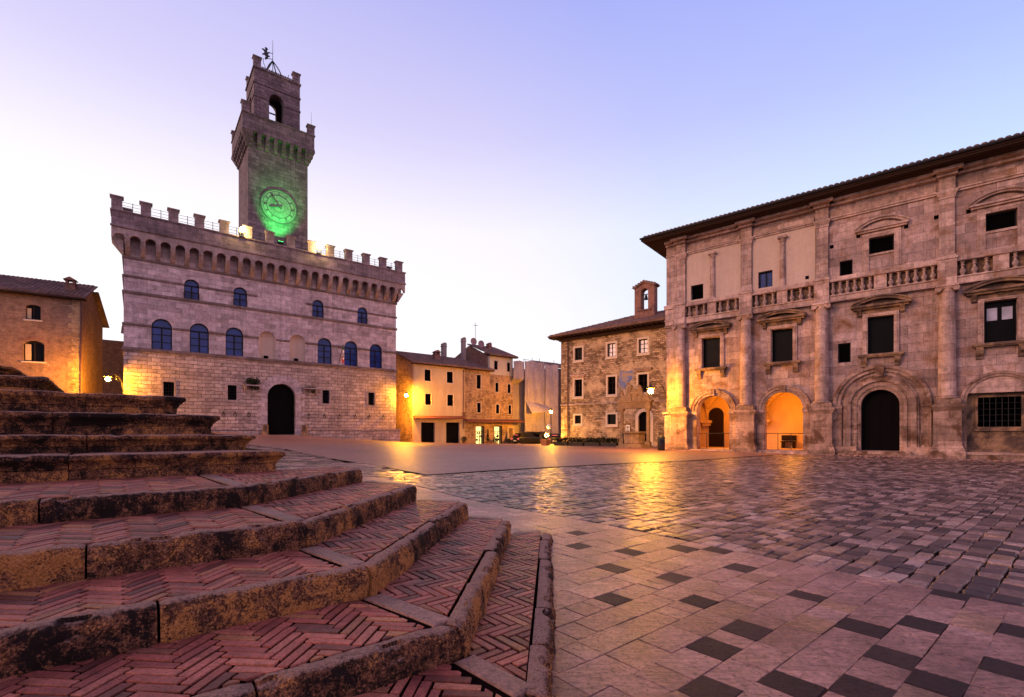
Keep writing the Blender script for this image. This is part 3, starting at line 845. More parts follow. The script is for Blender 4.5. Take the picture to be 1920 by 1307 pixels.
    bx0,bx1,by0,by1 = 9.7,13.85,3.05,7.2
    q = MB(); cx = 11.67; cy = (by0+by1)/2; th = .75
    q.poly([rect(bx0,bx1,28.6,35.1), arch(cx,1.3,29.3,33.25,16)], 'xz', by0, by0+th)
    q.poly([rect(bx0,bx1,28.6,35.1), arch(cx,1.5,29.3,34.55,16)], 'xz', by1-.4, by1)
    q.poly([rect(by0+th+.002,by1-.402,28.6,35.1), arch(cy,1.3,29.3,33.25,16)], 'yz', bx0, bx0+th)
    q.poly([rect(by0+th+.002,by1-.402,28.6,35.1), arch(cy,1.3,29.3,33.25,16)], 'yz', bx1-th, bx1)
    q.box(bx0+th,bx1-th,by0+th,by1-.4,34.7,35.0)
    q.build('belfry', M['tower'], TW)
    q = MB()
    for z, d in ((32.45,.06),(33.75,.07),(35.17,.10)):
        if z < 33: # broken by the arches
            for a,b in ((bx0-d,cx-.66),(cx+.66,bx1+d)): q.box(a,b,by0-d,by0-.001,z-.06,z+.06); q.box(a,b,by1+.001,by1+d,z-.06,z+.06)
            for a,b in ((by0,cy-.66),(cy+.66,by1)): q.box(bx0-d,bx0-.001,a,b,z-.06,z+.06); q.box(bx1+.001,bx1+d,a,b,z-.06,z+.06)
        else: q.poly([rect(bx0-d,bx1+d,by0-d,by1+d), rect(bx0+.3,bx1-.3,by0+.3,by1-.3)] if z > 35 else [rect(bx0-d,bx1+d,by0-d,by1+d), rect(bx0+.001,bx1-.001,by0+.001,by1-.001)], 'xy', z-.065, z+.065)
    q.box(bx0,bx1,by0,by1,35.24,35.3)
    for k in range(18):
        x = bx0+.7+k*(bx1-bx0-1.4)/17; q.box(x-.06,x+.06,by0-.12,by0+.3,35.302,35.37)
    q.build('belfry_band', M['tower'], TW)
    for a, b in ((bx0+.3,by0+.28),(bx1-.3,by0+.28),(bx0+.3,by1-.28),(bx1-.3,by1-.28)): inst(f2, TW, (a,b,35.3))
    # clock
    cc = (11.78, 2.5, 22.05)
    MB().poly([(cc[0]+1.57*math.cos(2*PI*k/48), cc[2]+1.57*math.sin(2*PI*k/48)) for k in range(48)], 'xz', 2.47, 2.52).build('clock_face', M['dial'], TW)
    q = MB()
    for r0, r1, dd in ((1.58,1.67,.1),(1.40,1.44,.04),(1.05,1.11,.06),(.50,.54,.04)):
        q.ring(cc[0], cc[2], r0, r1, cc[1]-dd, cc[1]+.02, 48, 0, 2*PI)
    for k in range(12):
        a = PI/6*k; ca, sa = math.cos(a), math.sin(a)
        for off in ((-.04,.04) if k%3 else (-.07,0,.07)):
            vs = []
            for rr, w2 in ((1.13,.014),(1.36,.014)):
                for s_ in (-1,1):
                    u = off + s_*w2*.9
                    for yy in (2.44,2.505): vs.append((cc[0]+ca*rr-sa*u, yy, cc[2]+sa*rr+ca*u))
            q.add(vs, [(0,2,6,4),(0,4,5,1),(2,3,7,6),(0,1,3,2),(4,6,7,5)])
    for k in range(24):
        a = PI/12*k; ca, sa = math.cos(a), math.sin(a); vs = []
        for rr in (.57,.96):
            for s_ in (-1,1):
                for yy in (2.46,2.505): vs.append((cc[0]+ca*rr-sa*s_*.012, yy, cc[2]+sa*rr+ca*s_*.012))
        q.add(vs, [(0,2,6,4),(0,4,5,1),(2,3,7,6),(0,1,3,2),(4,6,7,5)])
    q.build('clock_dial', M['dialline'], TW)
    for a, l, w2 in ((math.radians(196),.95,.05),(math.radians(128),1.3,.035)):
        h = MB(); ca, sa = math.cos(a), math.sin(a)
        pts = [(-.3,w2*.7),(l*.55,w2),(l*.7,w2*1.9),(l,0),(l*.7,-w2*1.9),(l*.55,-w2),(-.3,-w2*.7)]
        h.poly([(cc[0]+ca*u-sa*v, cc[2]+sa*u+ca*v) for u,v in pts], 'xz', 2.36, 2.41); h.build('clock_hand', M['dialline'], TW)
    # iron bell cage and weathervane
    q = MB(); ap = Vector((11.75,5.1,37.85))
    for a, b in ((10.95,4.3),(12.55,4.3),(10.95,5.9),(12.55,5.9)):
        p0 = Vector((a,b,35.2)); pts = []
        for i in range(9):
            s_ = i/8; v = p0.lerp(ap, s_); bulge = math.sin(PI*s_)*.28
            dv = Vector((a-11.75,b-5.1,0)).normalized(); pts.append(v+dv*bulge)
        q.tube(pts, .06, 6)
        q.tube([p0+Vector((0,0,.9)), Vector((2*11.75-a if b<5 else a, b if b<5 else 10.2-b, 36.1))], .03, 5)
    q.tube([(11.75,5.1,35.2),(11.75,5.1,39.95)], .05, 6, .015)
    q.tube([(10.95,4.3,36.3),(10.7,4.2,36.7),(10.72,4.2,37.1)], .03, 5); q.tube([(12.55,4.3,36.0),(13.0,4.2,36.15),(13.05,4.2,36.5)], .03, 5); q.tube([(12.7,4.25,36.1),(12.75,4.2,35.7)], .05, 5)
    q.lathe([(0,.55),(.12,.52),(.17,.4),(.2,.15),(.3,0),(0,0)], (11.75,5.1,36.0), 12)
    cage = q.build('bell_cage', M['iron'], TW)
    q = MB()                                            # rearing beast cut from sheet metal, on the mast
    outl = [(-.05,0),(.1,.12),(.16,.35),(.3,.42),(.22,.5),(.12,.48),(.14,.66),(.3,.8),(.2,.86),(.1,.76),(.02,.8),(.05,.98),(.12,1.06),(.05,1.16),(-.08,1.2),(-.2,1.1),(-.12,1.02),(-.16,.9),(-.34,.96),(-.46,.88),(-.3,.8),(-.22,.7),(-.26,.52),(-.4,.44),(-.42,.3),(-.3,.36),(-.2,.4),(-.1,.25),(-.2,.05),(-.1,-.06)]
    q.poly([(11.2+u, 37.75+v) for u,v in outl], 'xz', 5.06, 5.14)
    q.tube([(11.1,5.1,37.9),(11.75,5.1,38.0)], .03, 5); q.tube([(11.35,5.1,38.55),(11.75,5.1,38.6)], .03, 5)
    q.build('weathervane', M['iron'], TW)
    MB().tube([(14.75,2.3,30.9),(14.75,2.3,32.4)], .02, 5, .008).build('lightning_rod', M['iron'], TW)
    return T

# ------------------------------------------------------------------ arcaded palace on the right
def seg_pediment(mb, cx, hw, zb, zt, d, th=.16):
    """Curved pediment on brackets, projecting d from the wall."""
    h = hw; rise = zt-zb; r = (h*h+rise*rise)/(2*rise); a = math.asin(min(1,h/r)); n = 14
    out = [(cx+r*math.sin(-a+2*a*i/n), zt-r+r*math.cos(-a+2*a*i/n)) for i in range(n+1)]
    inn = [(x, z-th) for x,z in out]
    inn = [(cx+(x-cx)*.93, z) for x,z in inn]
    mb.poly(out+inn[::-1], 'xz', -d, 0)
    mb.poly([(cx+(x-cx)*1.02, z+.03) for x,z in out]+[(cx+(x-cx)*1.02, z-.045) for x,z in out[::-1]], 'xz', -d-.07, -.002)
    mb.box(cx-hw*1.02,cx+hw*1.02,-d-.05,-.003,zb-.16,zb-.05)
    mb.box(cx-hw*.95,cx+hw*.95,-d*.8,-.004,zb-.26,zb-.161)
    mb.poly([(cx+(x-cx)*.9, z-.05) for x,z in inn]+[(cx+hw*.84,zb-.06),(cx-hw*.84,zb-.06)][::1], 'xz', -d*.25, -.005)

def palace():
    T = thing('arcaded_palace', 'large travertine palace with columns, balustrade, curved window pediments and arched loggia, at the right', 'palace', **frame(11.388,33,.7687,-.6396))
    S0, S1 = -.84, 25.4
    GZ = -2.0
    wins = [(2.13,1.16,4.28,6.25),(6.25,1.14,4.28,6.25),(10.95,1.12,4.28,6.29),(15.5,1.12,4.34,6.35),(19.6,1.12,4.3,6.3),(23.4,1.12,4.3,6.3)]
    holes = [arch(2.25,2.05,-1.06,2.44,18), arch(6.32,2.05,-1.0,2.6,18), arch(10.92,1.66,-.95,2.34,16), rect(14.32,16.68,-.92,2.15)]
    for c,w,z0,z1 in wins: holes.append(rect(c-w/2,c+w/2,z0,z1))
    sq = [(9.04,9.63,3.94,5.02),(9.12,9.72,8.76,9.63)]
    for a,b,c,d in sq: holes.append(rect(a,b,c,d))
    att = [(10.45,11.52,9.71,10.57),(15.0,16.07,9.73,10.58),(19.1,20.1,9.71,10.57)]
    for a,b,c,d in att: holes.append(rect(a,b,c,d))
    holes += [rect(.82,1.63,8.8,9.87), rect(4.95,5.74,8.8,9.9)]
    w = MB()
    w.poly([rect(S0,S1,GZ,13.2)]+holes, 'xz', 0, .6)
    w.box(S0,S0+.6,.602,20,GZ,13.2); w.box(S1-.6,S1,.602,20,GZ,13.2); w.box(S0+.602,S1-.602,19.4,20,GZ,13.2)
    w.box(8.35,8.75,.602,6,GZ,3.9); w.box(S0+.602,S1-.602,.604,19.3,3.9,4.1); w.box(S0+.602,S1-.602,.604,19.3,12.9,13.19)
    w.build('wall', M['nobstone'], T)
    # dark rooms behind the upper windows
    q = MB(); q.box(S0+.7,S1-.7,2.2,2.3,4.12,12.88); q.box(8.8,S1-.7,2.2,2.3,GZ,3.88); q.build('inner_partition', M['black'], T)
    # loggia room
    lw = MB(); lw.box(S0+.602,8.348,5.0,5.2,GZ,3.89); lw.box(S0+.604,8.346,.64,4.99,GZ,-1.04); lw.box(S0+.604,S0+.72,.64,4.99,-1.03,3.89)
    for c, z0 in ((2.25,1.05),(6.32,1.05)):
        n = 20; vs = []; x0, x1, y0, y1 = c-2.0, c+2.0, .62, 4.98
        for j in range(n+1):
            for i in range(n+1):
                x = x0+(x1-x0)*i/n; y = y0+(y1-y0)*j/n
                fx = math.sqrt(max(0,1-((x-c)/2.0)**2)); fy = math.sqrt(max(0,1-((y-2.8)/2.18)**2))
                vs.append((x,y,z0+1.85*max(fx,fy)))
        lw.add(vs, [(j*(n+1)+i,j*(n+1)+i+1,(j+1)*(n+1)+i+1,(j+1)*(n+1)+i) for j in range(n) for i in range(n)])
    # transverse rib in the middle of the loggia
    n = 16
    for k in range(n):
        a, b = PI*k/n, PI*(k+1)/n
        pa, pb = (2.8-1.95*math.cos(a), .95+1.8*math.sin(a)), (2.8-1.95*math.cos(b), .95+1.8*math.sin(b))
        lw.add([(4.1,pa[0],pa[1]),(4.45,pa[0],pa[1]),(4.45,pb[0],pb[1]),(4.1,pb[0],pb[1]),(4.1,pa[0],3.2),(4.45,pa[0],3.2),(4.45,pb[0],3.2),(4.1,pb[0],3.2)], [(0,1,2,3),(0,3,7,4),(1,5,6,2)])
    for x in (.3,4.275,8.2): lw.box(x-.35,x+.35,4.5,4.99,.75,.95); lw.box(x-.25,x+.25,4.62,4.99,.55,.749)
    LG = lw.build('loggia', M['orange'], T)
    q = MB(); q.poly(arch(.95,1.05,-1.03,1.9), 'xz', 4.93, 4.995); q.build('loggia_door', M['shutter'], LG)
    q = MB(); q.box(-.11,-.05,2.0,3.2,-1.03,1.3); q.build('side_door', M['shutter'], LG)
    q = MB(); q.box(5.3,6.2,4.5,4.95,-.62,-.55); q.box(5.35,5.5,4.55,4.9,-1.03,-.62); q.box(6.0,6.15,4.55,4.9,-1.03,-.62); q.box(5.3,6.2,4.9,4.96,-.5,-.15); q.build('loggia_bench', M['shutter'], LG)
    for c in (2.25,6.32):
        r = MB()
        for z in (-.02,): r.tube([(c-1.02,.3,z),(c+1.02,.3,z)], .022, 6)
        for k in (-.35,.35) if c > 4 else (-.5,.6): r.tube([(c+k,.3,-1.04),(c+k,.3,-.02)], .02, 6)
        r.build('loggia_railing', M['iron'], T)
        f = MB()
        f.ring(c, 1.42, 1.03, 1.2, -.1, .02, 24); f.ring(c, 1.42, 1.201, 1.36, -.16, .02, 24); f.ring(c, 1.42, 1.361, 1.43, -.2, .02, 24)
        for sx in (-1,1):
            xa, xb = sorted((c+sx*1.0, c+sx*1.5)); f.box(xa,xb,-.2,.62,1.22,1.415)
            xa, xb = sorted((c+sx*1.028, c+sx*1.42)); f.box(xa,xb,-.1,.02,-1.1,1.218)
        f.box(c-.14,c+.14,-.26,.0,2.42,2.86)
        f.build('arch_moulding', M['nobdirt'], T)
        MB().box(c-1.4,c+1.4,-.5,.6,GZ,-1.06).build('threshold', M['nobtrim'], T)
    # blind arch with the barred window, bay 4 (and its repeats out of frame)
    for c in (15.5,):
        f = MB(); f.ring(c, 1.55, 1.18, 1.3, -.12, .02, 24); f.ring(c, 1.55, 1.301, 1.42, -.18, .02, 24)
        for sx in (-1,1): xa, xb = sorted((c+sx*1.18, c+sx*1.42)); f.box(xa,xb,-.1,.02,-1.3,1.55)
        f.box(14.2,17.0,-.5,-.003,-1.05,-.93); f.box(14.25,16.95,-.42,-.004,GZ,-1.051)
        f.build('arch_moulding', M['nobdirt'], T)
        q = MB(); q.poly([rect(14.3,16.7,-.95,2.2), rect(14.75,16.25,.3,1.75)], 'xz', .4, .55); q.poly([rect(14.66,16.34,.2,1.85), rect(14.752,16.248,.302,1.748)], 'xz', .33, .42); q.box(14.6,16.4,.26,.42,.1,.198); q.build('recessed_infill', M['soot_shade'], T)
        g = MB()
        for k in range(1,7): x = 14.75+1.5*k/7; g.tube([(x,.47,.3),(x,.47,1.75)], .016, 5)
        for k in range(1,5): z = .3+1.45*k/5; g.tube([(14.75,.47,z),(16.25,.47,z)], .016, 5)
        o = g.build('window_grille', M['iron'], T)
        q = MB(); q.poly(segarch(15.5,2.3,1.95,2.2,.5), 'xz', -.03, -.002); q.build('lunette', M['nobtrim'], T)
    # portal
    f = MB(); c = 10.92; zs = 1.5
    for r0, r1, d in ((.835,1.0,.05),(1.001,1.14,.12),(1.141,1.28,.05),(1.281,1.52,.2),(1.521,1.62,.12)):
        f.ring(c, zs, r0, r1, -d, .02, 28)
        for sx in (-1,1): xa, xb = sorted((c+sx*r0, c+sx*r1)); f.box(xa,xb,-d,.02,-.95,zs)
    f.ring(c, 1.55, 1.75, 1.93, -.16, .02, 30); f.ring(c, 1.55, 1.931, 2.1, -.26, .02, 30)
    for sx in (-1,1):
        xa, xb = sorted((c+sx*1.66, c+sx*2.12)); f.box(xa,xb,-.24,.02,1.36,1.55); f.box(xa+.03,xb-.03,-.14,.02,-.95,1.359)
        xa, xb = sorted((c+sx*1.0, c+sx*2.1)); f.box(xa,xb,-.42,.02,-1.0,-.72); f.box(xa-.05,xb+.05,-.5,.02,GZ,-1.001)
    f.poly([(c-.2,3.6),(c+.2,3.6),(c+.14,3.02),(c-.14,3.02)], 'xz', -.34, .0)
    P = f.build('portal', M['nobdirt'], T)
    q = MB(); q.poly(arch(c,1.66,-.98,2.34,16), 'xz', .4, .5)
    for k in (-1,0,1): q.box(c+k*.5-.02,c+k*.5+.02,.37,.401,-.95,1.9)
    q.build('door', M['doorwood'], P)
    q = MB(); q.box(c-1.3,c+1.3,-.75,.39,GZ,-.96); q.box(c-1.75,c+1.75,-1.15,-.751,GZ,-1.1); q.build('doorstep', M['nobdirt'], P)
    # pedestals, columns, pilasters
    cols = [.19,4.3,8.3,13.6,17.4,21.4]
    def ped(x):
        m = MB(); z0 = -1.22
        m.frustum((x-.66,x+.66,-.72,0),(x-.66,x+.66,-.72,0),GZ,-.95); m.frustum((x-.66,x+.66,-.72,0),(x-.55,x+.55,-.58,0),-.949,-.62)
        m.box(x-.52,x+.52,-.55,0,-.619,1.13); m.frustum((x-.54,x+.54,-.57,0),(x-.64,x+.64,-.68,0),1.131,1.3); m.box(x-.64,x+.64,-.68,0,1.301,1.42)
        m.box(x-.5,x+.5,-.58,0,1.421,1.7)
        m.build('pedestal', M['nobdirt'], T)
    for i, x in enumerate(cols):
        ped(x)
        m = MB(); cy = -.27; pr = []
        for k in range(17):
            t = k/16; pr.append((.345-.055*max(0,(t-.3)/.7)**1.6, 1.86+t*5.1))
        m.lathe(pr, (x,cy,0), 20)
        o = m.build('column', M['nobtrim'], T, True)
        m = MB(); m.lathe([(.40,1.702),(.43,1.74),(.43,1.78),(.36,1.81),(.37,1.84),(.33,1.86)], (x,cy,0), 20); m.build('column_base', M['nobtrim'], o, True)
        m = MB(); m.lathe([(.28,6.955),(.31,6.97),(.31,7.0),(.27,7.02),(.30,7.12),(.36,7.2)], (x,cy,0), 18)
        m.box(x-.42,x+.42,cy-.4,-.001,7.24,7.34)
        for sx in (-1,1):
            pts = []
            for k in range(22):
                a = k*.5; rr = .15*(1-k/26); pts.append((x+sx*(.33-rr*math.cos(a)*1.0+.0), cy-.3, 7.12+rr*math.sin(a)))
            m.tube(pts, .035, 6)
            m.tube([(x+sx*.33,cy-.33,7.12),(x+sx*.33,-.01,7.12)], .12, 10)
        m.box(x-.3,x+.3,cy-.34,-.002,7.17,7.239)
        m.build('capital', M['nobtrim'], o)
        m = MB(); pw = .29
        m.box(x-pw,x+pw,-.16,0,8.74,11.72)
        m.box(x-pw-.05,x+pw+.05,-.21,0,8.742,8.9); m.box(x-pw-.03,x+pw+.03,-.2,0,11.721,11.86); m.frustum((x-pw-.04,x+pw+.04,-.21,0),(x-pw-.12,x+pw+.12,-.3,0),11.861,12.02); m.box(x-pw-.12,x+pw+.12,-.3,0,12.021,12.1)
        m.box(x-pw-.02,x+pw+.02,-.22,0,12.101,12.78); m.box(x-pw-.1,x+pw+.1,-.42,0,12.781,12.92); m.box(x-pw-.25,x+pw+.3,-.72,0,12.921,13.1)
        m.build('pilaster', M['nobtrim'], T)
    # corner wall strip next to the first column
    m = MB(); m.box(S0-.001,-.14,-.08,-.001,-.6,13.1); m.box(S0-.12,-.4,-.2,-.0,7.24,7.35); m.box(S0-.1,-.38,-.3,0,8.62,8.74); m.box(S0-.12,-.4,-.5,.3,1.3,1.42); m.box(S0-.1,-.4,-.4,.2,GZ,-.62); m.box(S0-.04,-.36,-.34,.1,-.619,1.299)
    m.build('corner_pier', M['nobtrim'], T)
    # balustrade
    ends = [(.19,4.3),(4.3,8.3),(8.3,13.6),(13.6,17.4),(17.4,21.4)]
    b = MB(); b.box(S0,S1,-.3,0,7.345,7.66); b.box(S0-.05,S1,-.36,-.0,7.661,7.72); b.box(S0-.04,S1,-.34,0,8.55,8.72); b.box(S0-.05,S1,-.38,0,8.46,8.549)
    for x in cols: b.box(x-.36,x+.36,-.42,-.301,7.34,8.735); b.box(x-.4,x+.4,-.47,-.39,8.62,8.74)
    for a, e in ends: c = (a+e)/2; b.box(c-.27,c+.27,-.3,0,7.73,8.459)
    for x in cols: b.box(x-.36,x+.36,-.3,0,7.73,8.459)
    b.box(S0,-.17,-.29,0,7.73,8.459)
    MB().box(.2,21,-.012,-.001,7.73,8.455).build('baluster_shade_strip', M['soot_shade'], T)  # dark strip that paints shade into the gaps between balusters
    BL = b.build('balustrade', M['nobtrim'], T)
    pr = [(.10,0),(.10,.06),(.06,.08),(.07,.12),(.115,.2),(.12,.26),(.07,.38),(.05,.44),(.05,.5),(.085,.53),(.085,.56),(.055,.58),(.06,.64),(.09,.68),(.09,.74)]
    bal = MB().lathe(pr, (0,0,0), 12).build('baluster', M['nobtrim'], BL, True); used = False
    for a, e in ends:
        c = (a+e)/2; n = 3 if e-a < 4.8 else 6
        for lo, hi in ((a+.36,c-.27),(c+.27,e-.36)):
            for k in range(n):
                x = lo+(hi-lo)*(k+.5)/n
                if not used: bal.location = (x,-.17,7.72); used = True
                else: inst(bal, BL, (x,-.17,7.72))
    # attic: plastered panels of the former upper loggia with half columns
    for a, e, hole in ((.53,3.95,rect(.82,1.63,8.9,9.87)),(4.62,7.96,rect(4.95,5.74,8.9,9.9))):
        m = MB(); m.poly([rect(a,e,8.745,12.0), hole], 'xz', -.025, -.001); m.build('plaster_panel', M['panel'], T)
        c = (a+e)/2
        m = MB(); m.lathe([(.17,8.9),(.165,9.6),(.14,11.4)], (c,-.05,0), 16); m.lathe([(.2,8.745),(.2,8.8),(.17,8.9)], (c,-.05,0), 16); m.lathe([(.14,11.4),(.18,11.44),(.15,11.5),(.2,11.62)], (c,-.05,0), 16); m.box(c-.24,c+.24,-.29,-.026,11.62,11.75)
        m.build('half_column', M['nobtrim'], T, True)
    m = MB()
    for a, b2 in zip([-.4]+cols, cols+[S1]):
        x0, x1 = a+.41 if a > 0 else S0, b2-.41
        if x1 <= x0: continue
        m.box(x0,x1,-.1,0,12.0,12.1); m.box(x0,x1,-.16,0,12.101,12.22); m.box(x0,x1,-.06,0,12.221,12.5)
        m.box(x0,x1,-.25,0,12.78,12.92); m.box(x0,x1,-.5,0,12.921,13.08)
    m.build('cornice', M['nobtrim'], T)
    # windows
    for i, (c,w_,z0,z1) in enumerate(wins):
        p = MB(); p.box(c-w_/2-.02,c+w_/2+.02,.3,.36,z0-.02,z1+.02); o = p.build('window', M['darkglass'] if i != 3 else M['darkglass'], T)
        if i == 3:
            q = MB()
            for sx in (-1,1): q.box(c+sx*.26-.18,c+sx*.26+.18,.285,.299,5.45,6.05)
            q.build('pane', M['paleglass'], o)
        f = MB(); f.poly([rect(c-w_/2-.22,c+w_/2+.22,z0-.01,z1+.22), rect(c-w_/2-.002,c+w_/2+.002,z0,z1+.002)], 'xz', -.1, .05)
        f.poly([rect(c-w_/2-.13,c+w_/2+.13,z0-.005,z1+.13), rect(c-w_/2-.06,c+w_/2+.06,z0,z1+.06)], 'xz', -.13, -.101)
        f.build('frame', M['nobtrim'], o)
        f = MB(); seg_pediment(f, c, 1.26, 6.95, 7.27 if i < 2 else 7.32, .42)
        for sx in (-1,0,1):
            x = c+sx*(w_/2+.36); zb = 6.35 if sx else 6.55
            f.poly([(-.1,zb),(-.18,zb+.05),(-.16,zb+.14),(-.3,zb+.28),(-.34,6.69),(0,6.69),(0,zb)], 'yz', x-.09, x+.09)
        f.box(c-w_/2-.48,c+w_/2+.48,-.12,-.001,6.48,6.688)
        f.build('pediment', M['soot_shade'], o)
        f = MB(); f.box(c-w_/2-.42,c+w_/2+.42,-.32,-.0,z0-.14,z0-.03); f.box(c-w_/2-.36,c+w_/2+.36,-.26,-.0,z0-.2,z0-.141)
        for sx in (-1,1):
            x = c+sx*(w_/2+.16); f.poly([(0,3.58),(-.12,3.6),(-.1,3.72),(-.24,3.86),(-.25,z0-.201),(0,z0-.201)], 'yz', x-.13, x+.13)
        f.build('sill', M['soot_shade'], o)
    for a,b_,c,d in sq+[(.82,1.63,8.8,9.87),(4.95,5.74,8.8,9.9)]:
        pane = 'blueglass' if abs(a-4.95)<.01 else 'black'
        square_window(T, a, b_, c, d, .2, pane, 'frame', None, cross=False)
    m = MB(); m.box(5.32,5.38,.17,.24,8.8,9.88); m.build('window_mullion', M['frame'], T)
    for a,b_,c,d in att:
        o = square_window(T, a, b_, c, d, .22, 'black', 'frame', None, cross=False)
        x = (a+b_)/2
        f = MB(); f.poly([rect(a-.22,b_+.22,8.75,d+.2), rect(a-.002,b_+.002,8.76,d+.002)], 'xz', -.07, .02); f.poly([rect(a-.3,b_+.3,8.75,d+.28), rect(a-.221,b_+.221,8.76,d+.201)], 'xz', -.04, .02)
        f.box(a+.001,b_-.001,-.05,.02,c-.12,c-.002); f.build('frame', M['nobtrim'], o)
        f = MB(); seg_pediment(f, x, 1.12, 11.14, 11.56, .22, .14); f.build('pediment', M['nobtrim'], o)
    # putlog holes
    m = MB()
    m = None
    for x, z in ((8.75,10.55),(13.2,10.95),(9.98,10.83),(12.02,10.8),(7.55,9.05),(14.4,10.9)): MB().box(x-.09,x+.09,-.03 if x==7.55 else -.005,.01,z-.1,z+.1).build('putlog_hole', M['black'], T)
    # eaves and roof
    m = MB(); m.box(S0-1.3,S1,-1.35,20.5,13.2,13.3)
    m.box(S0-1.2,S1,-1.28,-.0,13.12,13.199); m.box(S0-1.2,S0-.002,.002,20,13.12,13.199); m.box(S0-.85,S1,-.9,-.0,13.09,13.119)
    m.build('eaves', M['soffit'], T)
    tile_roof('tile_roof', M['tilesdark'], T, S0-1.35, S1, -1.42, 13.36, 10.5, math.radians(17), kl=1.0, sp=.26)
    r = MB(); nY = 60
    # left hip, plain clay slope
    r.add([(S0-1.35,-1.4,13.36),(S0-1.35,20.5,13.36),(S0+8.6,9,16.4),(S0-1.3,-1.3,13.30)], [(0,1,2)])
    r.build('hip_slope', M['tilesdark'], T)
    MB().tube([(S0-1.34,-1.42,13.34),(S1,-1.42,13.34)], .07, 8).build('gutter', M['iron'], T)
    return T

# ------------------------------------------------------------------ house with bell gable beside the palace
def bell_house():
    T = thing('bell_gable_house', 'three-storey rubble stone house with a small brick bell gable on its tiled roof', 'house', **frame(5.072,50,.7687,-.6396))
    wins = [(1.67,2.54,7.34,8.58,'darkglass'),(5.36,6.23,7.34,8.59,'paleglass'),(8.58,9.45,7.34,8.59,'paleglass'),(1.64,2.54,3.68,5.39,'shut'),(5.39,6.23,3.7,5.4,'shut'),(8.53,9.42,3.71,5.38,'shut'),(1.67,2.4,.95,1.78,'darkglass'),(5.36,6.27,.83,1.8,'darkglass')]
    holes = [rect(a,b,c,d) for a,b,c,d,_ in wins]+[arch(9.13,1.15,-1.2,1.95)]
    w = MB(); shell(w, 0, 16, -2.4, 9.75, 12, holes, .45); w.build('wall', M['rubble'], T)
    for i, (a,b,c,d,p) in enumerate(wins):
        if p == 'shut': square_window(T, a, b, c, d, .2, 'black', 'shutter', 'paleframe', .17)
        else: square_window(T, a, b, c, d, .18, p, 'shutter' if p != 'darkglass' else 'frame', 'paleframe', .18, cross=(p != 'darkglass' or i == 0))
    m = MB(); m.box(-.05,16,-.1,0,2.8,2.95); m.build('string_course', M['trim'], T)
    for a, b, z in ((1.35,2.95,5.72),(8.2,9.9,5.8)): m = MB(); m.box(a,b,-.28,0,z,z+.12); m.box(a+.1,b-.1,-.16,0,z-.12,z-.001); m.build('window_hood', M['nobtrim'], T)
    m = MB(); m.ring(9.13, 1.37, .58, .88, -.06, .05, 20)
    for sx in (-1,1): xa, xb = sorted((9.13+sx*.58,9.13+sx*.86)); m.box(xa,xb,-.055,.05,-1.3,1.37)
    o = m.build('door_arch', M['paleframe'], T)
    MB().poly(arch(9.13,1.14,-1.25,1.94), 'xz', .25, .33).build('door', M['doorwood'], o)
    MB().box(7.9,10.5,-.5,.24,-2,-1.1).build('doorstep', M['trim'], T)
    m = MB(); m.tube([(.9,-.12,9.6),(.9,-.12,-.6)], .06, 8); m.build('downpipe', M['rust'], T)
    m = MB(); m.poly([(6.55,5.2),(6.75,5.9),(7.5,5.75),(7.9,5.85),(8.15,5.6),(8.1,5.1),(7.4,4.7),(7.2,4.2),(6.7,4.3)], 'xz', -.012, -.002); m.build('fresco', M['fresco'], T)
    m = MB(); m.box(-.95,16.5,-1.0,12.5,9.76,9.86)
    x = -.85
    while x < 16: m.box(x,x+.1,-.98,-.01,9.66,9.759); x += .5
    m.box(-.05,16,-.3,-.0,9.4,9.655)
    m.build('eaves', M['soffit'], T)
    tile_roof('tile_roof', M['tiles'], T, -1.0, 16.5, -1.05, 9.92, 6.9, math.radians(20), kl=.95)
    m = MB(); m.add([(-1.0,-1.05,9.92),(-1.0,12.5,9.92),(5.3,5.5,12.2)], [(0,1,2)]); m.build('hip_slope', M['tiles'], T)
    y0 = 2.0
    b = MB(); b.poly([[(7.1,10.4),(9.35,10.4),(9.2,11.4),(9.2,13.95),(8.95,14.05),(8.2,14.4),(7.45,14.05),(7.2,13.95),(7.2,11.4)], arch(8.22,.72,11.85,13.85)], 'xz', y0, y0+.75)
    b.box(7.02,7.5,y0-.07,y0+.82,11.3,11.38); b.box(7.55,8.9,y0-.1,y0+.85,11.72,11.84)
    B = b.build('bell_gable', M['bellbrick'], T)
    b = MB(); b.box(7.05,9.35,y0-.08,y0+.83,13.75,13.9) if False else None
    b.poly([(6.95,14.05),(7.2,13.93),(7.45,14.06),(8.2,14.42),(8.95,14.06),(9.2,13.93),(9.45,14.05),(9.0,14.25),(8.2,14.62),(7.4,14.25)], 'xz', y0-.14, y0+.89)
    for k in range(9): x = 7.15+k*.26; b.box(x-.08,x+.08,y0-.18,y0+.93,14.0+.42*(1-abs(x-8.2)/1.1)+.12,14.0+.42*(1-abs(x-8.2)/1.1)+.2)
    b.build('gable_coping', M['tiles'], B)
    b = MB(); b.lathe([(.03,.42),(.1,.4),(.13,.3),(.15,.12),(.23,0),(.2,-.01),(0,.02)], (8.22,y0+.37,12.85), 14); b.box(7.85,8.6,y0+.32,y0+.42,13.3,13.38); b.tube([(8.22,y0+.37,13.3),(8.22,y0+.37,13.2)], .04, 6)
    b.build('bell', M['iron'], B)
    return T

